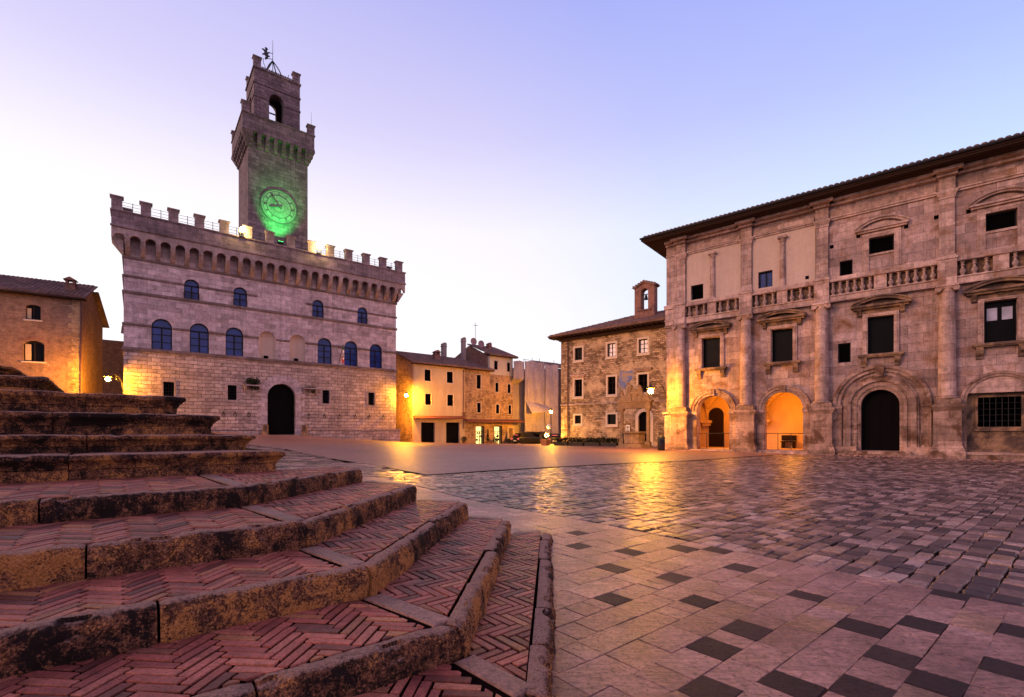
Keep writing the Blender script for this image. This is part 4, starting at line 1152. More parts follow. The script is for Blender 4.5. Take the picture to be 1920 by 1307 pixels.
# ------------------------------------------------------------------ row of houses at the back
def house_row():
    fr = frame(-11.379,56,.7903,.6127)
    u = Vector((.7903,.6127)); n = Vector((-.6127,.7903))
    def at(s, dy=0, k=.957): q = (Vector((-11.379,56))+u*s+n*dy)*k; return dict(loc=(q.x,q.y,0), rz=fr['rz'])
    # cream house
    T = thing('cream_house', 'cream plastered house with four dark windows above two dark garage doors, beside the town hall', 'house', **at(0))
    wn = [(1.39,2.23,6.14,7.49),(4.40,5.26,6.1,7.48),(1.47,2.28,3.31,4.65),(4.46,5.31,3.3,4.67)]
    gd = [(.95,2.76,-1.5,1.25),(4.29,6.19,-1.6,1.3)]
    w = MB(); w.poly([rect(0,6.95,-2.5,8.1)]+[rect(*k) for k in wn+gd], 'xz', 0, .4); w.box(6.55,6.95,.402,9,-2.5,8.1); w.build('wall', M['cream'], T)
    w = MB(); w.poly([(0.0,-2.5),(9,-2.5),(9,10.4),(6.2,10.4),(.002,8.1)][::1], 'yz', -.02, .35) if False else w.poly([(.402,-2.5),(9,-2.5),(9,8.1),(5,9.9),(.402,8.15)], 'yz', -.0, .4); w.build('side_wall', M['rubble2'], T)
    for a,b,c,d in wn: square_window(T, a, b, c, d, .1, 'black', 'shutter', 'paleframe', .07, cross=False, proud=.02, sill=False)
    for a,b,c,d in gd:
        m = MB(); m.box(a,b,.25,.35,c,d)
        for k in range(1,6): x = a+(b-a)*k/6; m.box(x-.02,x+.02,.22,.251,c,d)
        m.build('garage_door', M['doorwood'], T)
    m = MB(); m.add([(-.15,-.9,1.72),(6.6,-.9,1.8),(6.6,0,2.1),(-.15,0,2.02),(-.15,-.9,1.62),(6.6,-.9,1.7),(6.6,0,1.98),(-.15,0,1.9)], [(0,1,2,3),(4,7,6,5),(0,4,5,1),(0,3,7,4),(1,5,6,2)]); m.build('canopy', M['awning'], T)
    m = MB(); m.tube([(6.75,-.08,7.9),(6.75,-.08,.5)], .05, 6); m.box(6.62,6.95,-.16,-.01,1.9,2.6); m.build('downpipe', M['rust'], T)
    MB().box(-.3,7.0,-.5,.05,8.0,8.1).build('eaves', M['soffit'], T)
    tile_roof('tile_roof', M['tiles'], T, -.35, 7.1, -.55, 8.16, 6.3, math.radians(19))
    m = MB(); m.box(3.9,4.6,2.0,2.6,8.8,9.75); m.box(3.8,4.7,1.9,2.7,9.751,9.83); [m.box(3.9+.5*i,4.1+.5*i,2.0+.4*j,2.2+.4*j,9.831,10.05) for i in (0,1) for j in (0,1)]; m.poly([(3.75,10.051),(4.75,10.051),(4.25,10.35)], 'xz', 1.85, 2.75); m.build('chimney', M['bellbrick'], T)
    resize(T, .957)
    # stone house
    T = thing('stone_house', 'brown rubble stone house with two tall dark windows, adjoining the cream plastered house', 'house', **at(6.96))
    wn = [(1.76,2.42,5.63,7.41),(1.82,2.42,2.59,3.85)]; sh = (1.63,2.93,-1.6,.91)
    w = MB(); w.poly([rect(0,3.78,-2.6,8.05)]+[rect(*k) for k in wn+[sh]], 'xz', 0, .4); w.build('wall', M['rubble2'], T)
    for a,b,c,d in wn: square_window(T, a, b, c, d, .12, 'black', 'shutter', 'paleframe', .06, cross=False, proud=.02, sill=False)
    shopfront(T, *sh)
    MB().box(0,4.2,-.5,.05,7.95,8.05).build('eaves', M['soffit'], T)
    tile_roof('tile_roof', M['tiles'], T, .12, 4.2, -.55, 8.1, 6.3, math.radians(19))
    resize(T, .957)
    # tall house
    T = thing('tall_house', 'narrow tall house of rubble stone with pale plastered top storey and satellite dishes', 'house', **at(10.74))
    up = [(.71,1.31,8.28,9.45),(2.82,3.36,8.16,9.39)]; lo = [(.91,1.43,5.37,6.59),(2.91,3.45,5.33,6.51),(1.0,1.55,2.55,3.75),(3.04,3.54,2.53,3.73)]
    shp = (.74,2.03,-1.7,.91); dr = (3.05,3.9,-1.8,.7)
    w = MB(); w.poly([rect(0,3.8,-2.6,7.62)]+[rect(*k) for k in lo+[shp,dr]], 'xz', 0, .4); w.build('wall', M['rubble2'], T)
    w = MB(); w.poly([rect(0,3.8,7.622,10.0)]+[rect(*k) for k in up], 'xz', .0, .4)
    w.build('upper_wall', M['cream2'], T)
    w = MB(); w.poly([(.402,7.0),(10,7.0),(10,10.4),(5,12.0),(.402,10.0)], 'yz', 0, .35); w.poly([(.402,-2.6),(10,-2.6),(10,10.4),(5,12.0),(.402,10.0)], 'yz', 3.45, 3.8); w.build('gable_wall', M['bellbrick'], T)
    for a,b,c,d in up+lo: square_window(T, a, b, c, d, .12, 'black', 'shutter', 'paleframe', .06, cross=False, proud=.02, sill=False)
    shopfront(T, *shp)
    m = MB(); m.box(dr[0],dr[1],.15,.25,dr[2],dr[3]); m.build('door', M['shutter'], T)
    m = MB(); m.poly([rect(dr[0]-.14,dr[1]+.14,-2,dr[3]+.14), rect(dr[0],dr[1],-1.99,dr[3])], 'xz', -.03, .05); m.build('door_frame', M['paleframe'], T)
    MB().box(-.3,4.3,-.55,.05,10.0,10.08).build('eaves', M['soffit'], T)
    tile_roof('tile_roof', M['tiles'], T, -.3, 4.3, -.6, 10.12, 6.0, math.radians(20.5))
    for s, y, z, w2, top in ((-1.2,4.2,8.9,.5,12.7),(1.9,2.6,10.6,.55,12.1),(-1.9,8.2,9.0,.6,12.5)):
        m = MB(); m.box(s-w2/2,s+w2/2,y,y+w2,z,top); m.box(s-w2/2-.06,s+w2/2+.06,y-.06,y+w2+.06,top-.35,top-.25); m.poly([(s-w2/2-.08,top+.001),(s+w2/2+.08,top+.001),(s+.05,top+.25)], 'xz', y-.05, y+w2+.05); m.build('chimney', M['bellbrick'] if s > 0 else M['purple'], T)
    for s, y, z in ((-.2,3.6,12.35),(.75,3.2,12.05)):
        m = MB(); m.tube([(s,y+.1,z-1.2),(s,y+.1,z)], .03, 5)
        k = MB(); k.lathe([(.0,0),(.2,.02),(.38,.08),(.5,.15),(.5,.17),(.36,.11),(0,.04)], (0,0,0), 18)
        k.v = [(s+a, y-c, z+b*.97) for a,b,c in k.v]; m.add(k.v, k.f); m.tube([(s,y,z-.4),(s,y-.5,z)], .015, 4)
        m.build('satellite_dish', M['sundish'], T)
    m = MB(); m.tube([(.3,3.8,11.4),(.3,3.8,15.0)], .03, 5); m.tube([(.0,3.8,14.6),(.75,3.8,14.7)], .02, 4); [m.tube([(.1*k,3.6,14.6+.013*k),(.1*k,4.05,14.6+.013*k)], .012, 4) for k in range(0,7,2)]; m.build('aerial', M['iron'], T)
    resize(T, .957)
    # sheeted scaffold building
    T = thing('sheeted_building', 'grey plastered building wrapped in pale scaffold sheeting, right of the tall house', 'building', **at(14.56))
    w = MB(); w.box(0,8.4,.3,9,-2.6,8.8); w.build('wall', M['purple'], T)
    pos = MB()
    def sheet(mb, s0, s1, z0, z1, y, amp=.09):
        nx = int((s1-s0)*6)+2; nz = 18; vs = []
        for j in range(nz+1):
            for i in range(nx+1):
                x = s0+(s1-s0)*i/nx; z = z0+(z1-z0)*j/nz
                b = amp*math.sin(x*4.1+.5*math.sin(z))*(.5+.5*math.sin(z*.9+x)) + .05*noise.noise(Vector((x*2,z*1.3,y)))
                vs.append((x, y+b, z+.08*math.sin(x*3)*(j==nz)))
        N = len(vs); q = [(j*(nx+1)+i,j*(nx+1)+i+1,(j+1)*(nx+1)+i+1,(j+1)*(nx+1)+i) for j in range(nz) for i in range(nx)]
        mb.add(vs + [(a,b+.02,c) for a,b,c in vs], q + [tuple(k+N for k in reversed(f)) for f in q])
    m = MB(); sheet(m, 1.3, 4.9, .2, 9.75, -.9); sheet(m, 5.0, 7.4, -1.2, 9.6, -.95); m.build('sheeting', M['sheet'], T)
    m = MB(); sheet(m, -.55, 1.2, 7.2, 9.6, -.75, .14); m.add([(-.55,-.75,7.2),(1.2,-.75,7.2),(.9,.3,6.6),(-.3,.3,6.6)], [(0,1,2,3)]); m.build('balcony_wrap', M['sheet'], T)
    m = MB()
    for s in (1.25,2.7,4.0,4.95,5.9,6.7,7.45): m.tube([(s,-.80,-1.8),(s,-.80,10.0+.3*math.sin(s*5))], .03, 6); m.tube([(s,.1,-1.8),(s,.1,9.9)], .03, 6)
    for z in (2,4,6,8,9.9): m.tube([(1.2,-.76,z),(7.5,-.76,z)], .03, 6)
    m.build('scaffold_pole', M['iron'], T)
    m = MB(); m.add([(1.5,-.9,4.3),(5.2,-.9,3.9),(5.2,-2.3,3.0),(1.3,-2.4,2.7),(1.5,-.9,4.2),(5.2,-.9,3.8),(5.2,-2.3,2.9),(1.3,-2.4,2.6)], [(0,1,2,3),(4,7,6,5),(0,3,7,4),(1,5,6,2),(3,2,6,7)]); m.build('canopy', M['sheet'], T)
    m = MB(); m.box(1.5,4.0,-.85,.2,-2.4,-.05); m.build('lower_void', M['black'], T)
    resize(T, .957)
    T = thing('dark_brick_house', 'dark brown brick house end seen between sheeted scaffold and rubble house', 'house', **at(22.6,1.5))
    w = MB(); w.box(0,9,0,8,-2.6,9.6); w.build('wall', M['darkbrick'], T)
    tile_roof('tile_roof', M['tiles'], T, -.3, 9.2, -.5, 9.65, 4.6, math.radians(18))
    resize(T, .957)

def shopfront(T, a, b, c, d):
    m = MB(); m.poly([rect(a,b,c,d), rect(a+.09,b-.09,c+.12,d-.09)], 'xz', .1, .2); m.box(a+.05,b-.05,.1,.19,d-.75,d-.68); m.box((a+b)/2-.03,(a+b)/2+.03,.11,.18,c+.1,d-.7)
    o = m.build('shop_window', M['frame'], T)
    q = MB(); q.box(a+.02,b-.02,.7,.75,c,d); q.build('lit_interior', M['shopglow'], o)
    q = MB()
    for z in (-1.0,-.55,-.1): q.box(a+.1,b-.1,.45,.65,z,z+.03)
    for k in range(14):
        x = R.uniform(a+.15,b-.15); z = R.choice((-1.0,-.55,-.1))+.03; h = R.uniform(.12,.33); q.box(x-.05,x+.05,.5,.6,z,z+h)
    q.build('shop_goods', M['shutter'], o)

# ------------------------------------------------------------------ house at the far left and lane building
def left_houses():
    T = thing('brick_house', 'old red brick house with two arched windows and tiled roof at far left', 'house', **frame(-34.02,38.1,.8602,.5099)); LHT = T
    lo = segarch(-2.93,1.3,5.99,7.42,.33); up = segarch(-2.98,.92,9.48,10.6,.15)
    w = MB(); w.poly([rect(-16,0,-1.5,11.6), lo, up], 'xz', 0, .45)
    w.poly([(.452,-1.5),(9,-1.5),(9,11.0),(4.2,13.7),(.452,11.6)], 'yz', -.5, .0)
    w.build('wall', M['brick'], T)
    for sh, c, w2, z0, z1 in ((lo,-2.93,1.3,5.99,7.75),(up,-2.98,.92,9.48,10.75)):
        m = MB(); m.poly([sh, [(c+(x-c)*.84, z0+.1+(z-z0)*.86) for x,z in sh]], 'xz', .16, .26); m.box(c-.05,c+.05,.15,.24,z0+.05,z1-.1)
        o = m.build('window', M['shutter'], T)
        m = MB(); m.poly(sh, 'xz', .22, .3); m.build('pane', M['darkglass'], o)
        m = MB(); m.box(c-w2*.43,c-w2*.16,.12,.16,z0+.1,z1-.32); m.build('shutter', M['cream'], o)
        m = MB(); m.box(c-w2/2-.12,c+w2/2+.12,-.1,.1,z0-.12,z0-.002); m.build('sill', M['paleframe'], o)
    m = MB(); m.ring(-2.93, 6.6, 1.28, 1.5, -.02, .02, 14, .75, PI-.75); m.build('relieving_arch', M['bellbrick'], T)
    m = MB()
    z = -1.0; q = 0
    while z < 11.3:
        m.box(-.55 if q%2 else -.8, .03, -.03, .3, z, z+.4); z += .42; q += 1
    m.build('quoin', M['rubble2'], T)
    m = MB(); m.tube([(.08,-.1,11.4),(.08,-.1,-.5)], .06, 8); m.build('downpipe', M['rust'], T)
    m = MB(); m.box(-16,.4,-.65,.1,11.5,11.62); m.build('eaves', M['soffit'], T)
    tile_roof('tile_roof', M['tilesdark'], T, -16, .45, -.7, 11.68, 5.5, math.radians(24), sp=.3)
    tile_roof('back_roof', M['tilesdark'], T, .45, 16.9, 9.6, 11.0, 5.8, math.radians(26), sp=.3, rz=PI)
    m = MB(); m.box(-1.25,-.62,1.3,1.9,11.9,13.15); m.box(-1.33,-.54,1.22,1.98,13.151,13.22); [m.box(-1.25+.48*i,-1.1+.48*i,1.3+.45*j,1.45+.45*j,13.221,13.5) for i in (0,1) for j in (0,1)]; m.poly([(-1.4,13.501),(-.47,13.501),(-.93,13.78)], 'xz', 1.15, 2.05); m.build('chimney', M['bellbrick'], T)
    resize(LHT, .907)
    # lane building between it and the town hall
    T = thing('lane_house', 'small dark brick house with low tiled roof in the lane left of town hall', 'house', **frame(-45.3,53,.7903,.6127))
    m = MB(); m.box(0,9,0,3,-1.5,10.3); m.build('wall', M['darkbrick'], T)
    m = MB(); m.box(2.3,9,1.5,5,10.302,11.9); m.box(2.4,9,-.02,1.49,10.302,11.0); m.build('upper_wall', M['darkbrick'], T)
    tile_roof('tile_roof', M['tiles'], T, 1.9, 9, -.2, 11.2, 4.2, math.radians(20))

# ------------------------------------------------------------------ lamps and small things
def point(name, loc, e, col, r=.12, parent=None):
    l = bpy.data.lights.new(name, 'POINT'); l.energy = e; l.color = col; l.shadow_soft_size = r
    o = bpy.data.objects.new(name, l); COL.objects.link(o); o.location = loc
    if parent: o.parent = parent
    return o
WARM = (1.,.40,.018)
def wall_lamp(label, mount, lamp, e, r=.2):
    """Lantern hung from a curved iron bracket; mount and lamp are world points."""
    m0 = Vector(mount); l0 = Vector(lamp)
    T = thing('wall_lamp', label, 'street lamp', m0, 0, 'street lamps on wall brackets round the square')
    d = l0-m0
    b = MB(); h = Vector((d.x,d.y,0))
    pts = [Vector((0,0,-.7)), h*.06+Vector((0,0,-.3)), h*.1+Vector((0,0,.1)), h*.3+Vector((0,0,.48)), h*.6+Vector((0,0,.66)), h*.85+Vector((0,0,.62)), h+Vector((0,0,.5)), h+Vector((0,0,d.z+.42))]
    b.tube(pts, .03, 6); b.tube([Vector((0,0,-.85)), Vector((0,0,.1))], .045, 6); b.tube([h*.1+Vector((0,0,.1)), h*.45+Vector((0,0,.25)), h*.5+Vector((0,0,.5)), h*.38+Vector((0,0,.52))], .018, 5)
    b.build('bracket', M['iron'], T)
    c = MB(); c.lathe([(.02,.46),(.06,.42),(.08,.34),(.26,.27),(.30,.2),(.29,.19),(.0,.24)], tuple(d), 14); c.build('lantern_cap', M['iron'], T)
    g = MB(); g.lathe([(.0,-.15),(.075,-.138),(.128,-.09),(.15,0),(.142,.075),(.105,.14),(0,.15)], tuple(d), 16)
    g.build('lantern_glass', emit('lamp_glow', WARM, e/(4*PI*PI*.020)), T, True)

def lw(F, s, d, z):                           # facade-local -> world
    (ox,oy),(ux,uy) = F
    return (ox+ux*s+uy*d, oy+uy*s-ux*d, z*.957 if F is FH else z)
FT = ((-30.513,38),(.7903,.6127)); FN = ((11.388,33),(.7687,-.6396)); FH = ((-10.89,53.59),(.7563,.5863)); FC = ((5.072,50),(.7687,-.6396)); FL = ((-37.51,42),(.8602,.5099))

def lamps():
    wall_lamp('glowing wall lamp on the bracket at the left corner of town hall', lw(FT,-.02,-.3,3.9), lw(FT,-.93,.40,4.12), 4600)
    wall_lamp('glowing wall lamp at the right corner of town hall, facing the cream plastered house', lw(FT,22.86,-.2,3.9), lw(FT,23.87,.32,4.07), 4200)
    x, y, z = 4.59, 57.0, 2.5; g0 = G(x,y)
    T = thing('street_lamp', 'glowing street lamp on an iron post in front of the sheeted building', 'street lamp', (x,y,g0))
    m = MB(); m.lathe([(.16,0),(.16,.25),(.09,.32),(.06,.9),(.05,z-g0-.25),(.09,z-g0-.22),(.09,z-g0-.2)], (0,0,0), 12); m.build('post', M['iron'], T, True)
    c = MB(); c.lathe([(.02,.46),(.06,.42),(.08,.34),(.26,.27),(.30,.2),(.29,.19),(.0,.24)], (0,0,z-g0), 14); c.build('lantern_cap', M['iron'], T)
    g = MB(); g.lathe([(.0,-.15),(.075,-.138),(.128,-.09),(.15,0),(.142,.075),(.105,.14),(0,.15)], (0,0,z-g0), 16)
    g.build('lantern_glass', emit('lamp_glow', WARM, 3000/(4*PI*PI*.020)), T, True)
    wall_lamp('glowing wall lamp on curved arm at the near corner of the columned palace', lw(FN,-.86,-.0,2.75), (8.97,31.3,2.7), 2300)

def floodlights():
    def flood(label, s, d, z, bulb, tilt, rz=0):
        T = thing('floodlight', label, 'floodlight', lw(FT,s,d,z), math.atan2(.6127,.7903)+rz, 'floodlights on the town hall battlements')
        m = MB(); b0 = -1.3 if tilt else 0
        m.tube([(-.12,0,b0),(-.12,0,.5)], .025, 6); m.tube([(.12,0,b0),(.12,0,.5)], .025, 6); m.box(-.2,.2,-.15,.15,b0-.02,b0+.03); m.build('stand', M['iron'], T)
        m = MB(); m.frustum((-.2,.2,-.12,.16),(-.26,.26,-.18,.2),.42,.62) if tilt else m.box(-.26,.26,-.02,.2,.35,.7); m.build('housing', M['iron'], T)
        m = MB()
        if tilt: m.box(-.22,.22,-.15,.17,.622,.65)
        else: m.lathe([(0,-.2),(.15,-.13),(.2,0),(.15,.13),(0,.2)], (0,-.26,.53), 14)
        m.build('lamp_glass', M[bulb], T, True)
        return T
    t1 = flood('blazing yellow floodlight on the battlements left of the clock tower', 8.05, 1.05, 17.1, 'floodbulb', False)
    t2 = flood('blazing yellow floodlight on the battlements right of the clock tower', 14.5, 1.05, 17.1, 'floodbulb', False)
    t3 = flood('small dark floodlight casting green light up the clock tower', 11.45, -.3, 17.25, 'greenbulb', True)
    l = bpy.data.lights.new('green_light','SPOT'); l.energy = 5200; l.color = (.05,1.,.16); l.spot_size = math.radians(64); l.spot_blend = 1.; l.shadow_soft_size = .1
    o = bpy.data.objects.new('green_light', l); COL.objects.link(o); o.parent = t3; o.location = (.0,.06,.76)
    d = Vector((11.75-11.45, 2.5-.36, 21.3-18.0)); o.rotation_euler = d.to_track_quat('-Z','Y').to_euler()

def leafball(mb, c, r, n, sz, sq=(1,1,1)):
    for _ in range(n):
        v = Vector((R.gauss(0,1),R.gauss(0,1),R.gauss(0,1))).normalized()*r*R.uniform(.45,1.08)
        p = Vector((c[0]+v.x*sq[0], c[1]+v.y*sq[1], c[2]+v.z*sq[2]))
        a = Vector((R.uniform(-1,1),R.uniform(-1,1),R.uniform(-1,1))).normalized(); b = a.orthogonal().normalized()
        s = sz*R.uniform(.6,1.3)
        mb.add([p-a*s, p+b*s*.5, p+a*s, p-b*s*.5], [(0,1,2,3)])

def small_things():
    rz = math.atan2(.6127,.7903)
    # planters beside the town hall door
    for s, z, lab, big in ((9.03,4.2,'bracketed stone wall shelf with a bushy dark plant, left of town hall door',True),(13.94,4.2,'bracketed stone wall shelf with sparse trailing plant, right of town hall door',False)):
        T = thing('wall_planter', lab, 'planter', lw(FT,s,.0,z), rz)
        m = MB(); m.box(-.75,.75,-.5,-.01,0,.12)
        for x in (-.55,.55): m.poly([(-.01,-.5),(-.12,-.45),(-.4,-.05),(-.4,-.001),(-.01,-.001)], 'yz', x-.08, x+.08)
        m.build('shelf', M['trim'], T)
        m = MB()
        if big: leafball(m, (0,-.3,.4), .5, 420, .09, (1.15,.6,.8)); leafball(m, (.1,-.35,-.1), .3, 130, .08, (1.4,.5,.8))
        else: leafball(m, (0,-.3,.16), .25, 150, .07, (2.4,.7,.4)); leafball(m, (.25,-.4,-.2), .2, 60, .07)
        m.build('foliage', M['green'], T)
    for s, lab in ((9.95,'weathered stone post left of the town hall door'),(13.25,'weathered stone post right of the town hall door')):
        T = tag(MB().lathe([(.24,-.7),(.24,.1),(.21,.6),(.23,.63),(.23,.72),(.16,.8),(0,.82)], (0,0,0), 12).build('stone_post', M['soot_shade'], None, True), lab, 'bollard')
        T.location = lw(FT,s,.95,-.05)
    # flag
    T = thing('flag', 'drooping green, white and red flag on a slanted pole between town hall windows', 'flag', lw(FT,16.75,.0,6.9), rz)
    MB().tube([(0,0,0),(0,-1.3,1.75)], .03, 6).build('pole', M['iron'], T)
    m = MB(); n = 12
    for k in range(3):
        m.cm = k; vs = []
        for j in range(n+1):
            t = j/n
            for i in range(3):
                f = (k+i/2)/3
                y = -1.25+.95*t*.55; z = 1.68-1.55*t*.4 - f*1.15
                x = .12*math.sin(5*t+2*f) + .45*t*(1-.3*f) - .1
                vs.append((x, y+.06*math.sin(7*t+4*f), z))
        m.add(vs, [(j*3+i,j*3+i+1,(j+1)*3+i+1,(j+1)*3+i) for j in range(n) for i in range(2)])
    m.build('cloth', [plain('flag_green', (.01,.05,.03)), plain('flag_white', (.6,.55,.52)), plain('flag_red', (.35,.02,.02))], T, True)
    # stone well in front of the rubble house
    q = Vector((8.9,38.6)); T = thing('stone_well', 'old stone well with two columns, lintel and carved beasts beside the palace corner', 'well', (q.x+.9,q.y,-1.15), math.atan2(-.6396,.7687))
    m = MB(); m.lathe([(1.5,-.6),(1.5,.0),(1.5,.12)], (0,0,0), 8); m.lathe([(1.3,.121),(1.3,.28)], (0,0,0), 8); m.build('plinth', M['wellstone'], T)
    m = MB(); m.lathe([(.85,.281),(.9,.4),(.84,.5),(.84,1.05),(.98,1.12),(1.0,1.28),(.7,1.281),(.7,.6)], (0,0,0), 8); m.build('basin', M['wellstone'], T)
    for x in (-1.12,1.12):
        m = MB(); m.box(x-.2,x+.2,-.2,.2,.0,.45); m.lathe([(.17,.451),(.19,.5),(.15,.56),(.14,2.6),(.13,2.9)], (x,0,0), 14); m.frustum((x-.14,x+.14,-.14,.14),(x-.22,x+.22,-.22,.22),2.901,3.1); m.build('column', M['wellstone'], T, True)
    m = MB(); m.box(-1.4,1.4,-.24,.24,3.101,3.35); m.box(-1.36,1.36,-.2,.2,3.351,3.6); m.box(-1.48,1.48,-.3,.3,3.601,3.74); m.build('lintel', M['wellstone'], T)
    for sx, nm in ((-1,'carved_lion'),(1,'carved_griffin')):
        o = [(.25,0),(1.3,0),(1.3,.14),(1.18,.2),(1.22,.55),(1.1,.85),(1.05,.72),(1.0,.42),(.75,.5),(.62,.95),(.5,1.2),(.32,1.28),(.2,1.12),(.28,.98),(.35,.8),(.2,.75),(.12,.55),(.22,.5),(.36,.5),(.3,.25)]
        if sx > 0: o = o+[]
        m = MB(); m.poly([(sx*(a-.02),3.742+b) for a,b in o], 'xz', -.13, .13); m.build(nm, M['wellstone'], T, False, False, .04)
    m = MB(); m.poly([(-.2,3.742),(.2,3.742),(.28,4.1),(.27,4.7),(-.27,4.7),(-.28,4.1)], 'xz', -.08, .08); m.poly([(-.16,4.1),(0,3.95),(.16,4.1),(.18,4.55),(-.18,4.55)], 'xz', -.12, -.081); m.build('crest', M['wellstone'], T, False, False, .02)
    # litter bin by the palace corner
    T = thing('litter_bin', 'dark round-topped litter bin beside the palace corner pedestal', 'litter bin', (9.75,31.6,G(9.75,31.6)))
    m = MB(); m.lathe([(.22,0),(.24,.03),(.24,.72),(.24,.74)], (0,0,0), 16); m.build('body', M['iron'], T, True)
    m = MB(); m.lathe([(.25,.741),(.25,.8),(.22,.9),(.14,.97),(0,1.0)], (0,0,0), 16); m.build('lid', M['iron'], T, True)
    m = MB(); m.box(-.13,.13,-.255,-.2,.5,.68); m.build('slot', M['chrome'], T)
    # upright sign on the rubble house
    T = thing('sign_panel', 'narrow upright white sign with four dark marks on the rubble house wall', 'sign', lw(FC,7.55,.1,-.8), math.atan2(-.6396,.7687))
    m = MB(); m.box(-.2,.2,-.06,.0,.15,1.55); m.build('board', M['white'], T)
    m = MB()
    for k in range(4):
        z = .3+k*.31; m.ring(0, z+.1, .05, .1, -.075, -.059, 14, 0, 2*PI); m.box(-.1,-.06,-.075,-.059,z-.0,z+.2)
    m.build('marks', M['shutter'], T); m = MB(); m.tube([(-.15,-.03,-.4),(-.15,-.03,.15)], .02, 5); m.tube([(.15,-.03,-.4),(.15,-.03,.15)], .02, 5); m.build('post', M['iron'], T)
    # cafe hedge troughs along the rubble house
    rzc = math.atan2(-.6396,.7687)
    labs = ['dark hedge trough nearest the small globe light at rubble house','second dark hedge trough from the globe light','third dark hedge trough from the globe light','dark hedge trough nearest the upright white sign']
    for k in range(4):
        s = .6+k*1.75
        T = thing('hedge_trough', labs[k], 'hedge', lw(FC,s+.8,2.0,-1.28), rzc, 'hedge troughs of the cafe terrace')
        m = MB(); m.frustum((-.75,.75,-.2,.2),(-.8,.8,-.24,.24),0,.4); m.build('trough', M['iron'], T)
        m = MB()
        for i in range(6): leafball(m, (-.65+i*.26,0,.55+R.uniform(0,.12)), .27, 110, .07)
        m.build('foliage', M['green'], T)
    for k, (s, lab) in enumerate(((2.2,'slatted cafe chair behind hedge, left of rubble house window'),(4.0,'slatted cafe chair behind hedge, under the rubble house middle window'),(5.9,'slatted cafe chair behind hedge, next to upright sign'))):
        T = thing('cafe_chair', lab, 'chair', lw(FC,s,1.15,-1.26), rzc+R.uniform(-.5,.5), 'cafe chairs by the rubble house')
        m = MB(); m.box(-.2,.2,-.2,.2,.44,.47); m.build('seat', M['cream'], T)
        m = MB(); [m.box(-.2,.2,.18,.2,.62+.1*i,.69+.1*i) for i in range(3)]; m.build('backrest', M['cream'], T)
        for a in (-.18,.18):
            for b in (-.18,.19): MB().tube([(a,b,0),(a,b,.9 if b > 0 else .44)], .018, 5).build('leg', M['iron'], T)
    # globe light and terracotta pot at the end of the terrace
    T = thing('globe_lamp_post', 'low post with round pale globe and small yellow lamp beside terracotta planter', 'lamp', lw(FC,-.35,1.7,-1.3), rzc)
    MB().tube([(0,0,0),(0,0,1.75)], .03, 6).build('post', M['iron'], T)
    MB().lathe([(0,-.25),(.17,-.18),(.25,0),(.17,.18),(0,.25)], (0,0,1.98), 14).build('globe', M['white'], T, True)
    MB().lathe([(0,-.16),(.15,-.12),(.2,0),(.12,.14),(0,.18)], (-.25,-.05,1.05), 12).build('lamp_glass', emit('terrace_lamp_glow', (1.,.5,.06), 900), T, True)
    T = thing('terracotta_planter', 'square terracotta planter with dark shrub at the corner of cafe terrace', 'planter', lw(FC,-.1,2.6,-1.32), rzc)
    m = MB(); m.frustum((-.3,.3,-.3,.3),(-.36,.36,-.36,.36),0,.6); m.box(-.4,.4,-.4,.4,.601,.7); m.build('pot', M['terracotta'], T)
    m = MB(); leafball(m, (0,0,.95), .35, 200, .08); m.build('foliage', M['green'], T)
    # cars parked in front of the sheeted building
    def car(label, loc, rz_):
        T = thing('parked_car', label, 'car', loc, rz_, 'cars parked by the sheeted building')
        sec = [(-1.9,.35,.72,.8),(-1.8,.28,.95,.84),(-1.2,.25,.98,.86),(1.2,.25,.92,.86),(1.75,.28,.82,.82),(1.95,.35,.68,.74)]
        vs = []
        for x, zb, zt, hw in sec: vs += [(x,-hw,zb),(x,-hw,zt-.1),(x,-hw*.9,zt),(x,hw*.9,zt),(x,hw,zt-.1),(x,hw,zb)]
        fs = [(i*6+k,i*6+(k+1)%6,(i+1)*6+(k+1)%6,(i+1)*6+k) for i in range(5) for k in range(6)]+[tuple(range(6)),tuple(30+k for k in range(6))]
        MB().add(vs,fs).build('body', M['carpaint'], T, True, False, .03)
        cab = [(-1.75,.93,.76),(-1.35,1.42,.6),(.1,1.45,.6),(.95,.9,.76)]
        vs = []
        for x, z, hw in cab: vs += [(x,-hw,z),(x,hw,z)]
        MB().add(vs+[(-1.75,-.76,.9),(-1.75,.76,.9),(.95,-.76,.88),(.95,.76,.88)], [(0,1,3,2),(2,3,5,4),(4,5,7,6),(0,2,4,6,10,8),(1,9,11,7,5,3),(0,8,9,1),(6,7,11,10)]).build('cabin', M['chrome'], T)
        for x in (-1.2,1.2):
            for y in (-.78,.78):
                w = MB(); w.lathe([(.02,-.1),(.28,-.1),(.32,-.07),(.32,.07),(.28,.1),(.02,.1)], (0,0,0), 16); w.v = [(x+a, y+c, .32+b) for a,b,c in w.v]; w.build('wheel', M['tyre'], T, True)
        for y in (-.62,.62): MB().box(-1.93,-1.84,y-.13,y+.13,.66,.84).build('tail_light', M['tail'], T)
        MB().box(-1.72,-1.66,-.3,.3,1.18,1.24).build('brake_light', M['tail'], T)
        MB().box(-1.95,-1.88,-.26,.26,.45,.56).build('number_plate', M['white'], T)
    q = lw(FH,18.5,4.2,0); car('dark parked car with red tail lights, in front of the sheeted building', (q[0],q[1],G(q[0],q[1])), math.radians(80))
    q = lw(FH,14.7,2.8,0); car('dark parked car seen from the side, near the shop door', (q[0],q[1],G(q[0],q[1])), math.atan2(.6127,.7903))
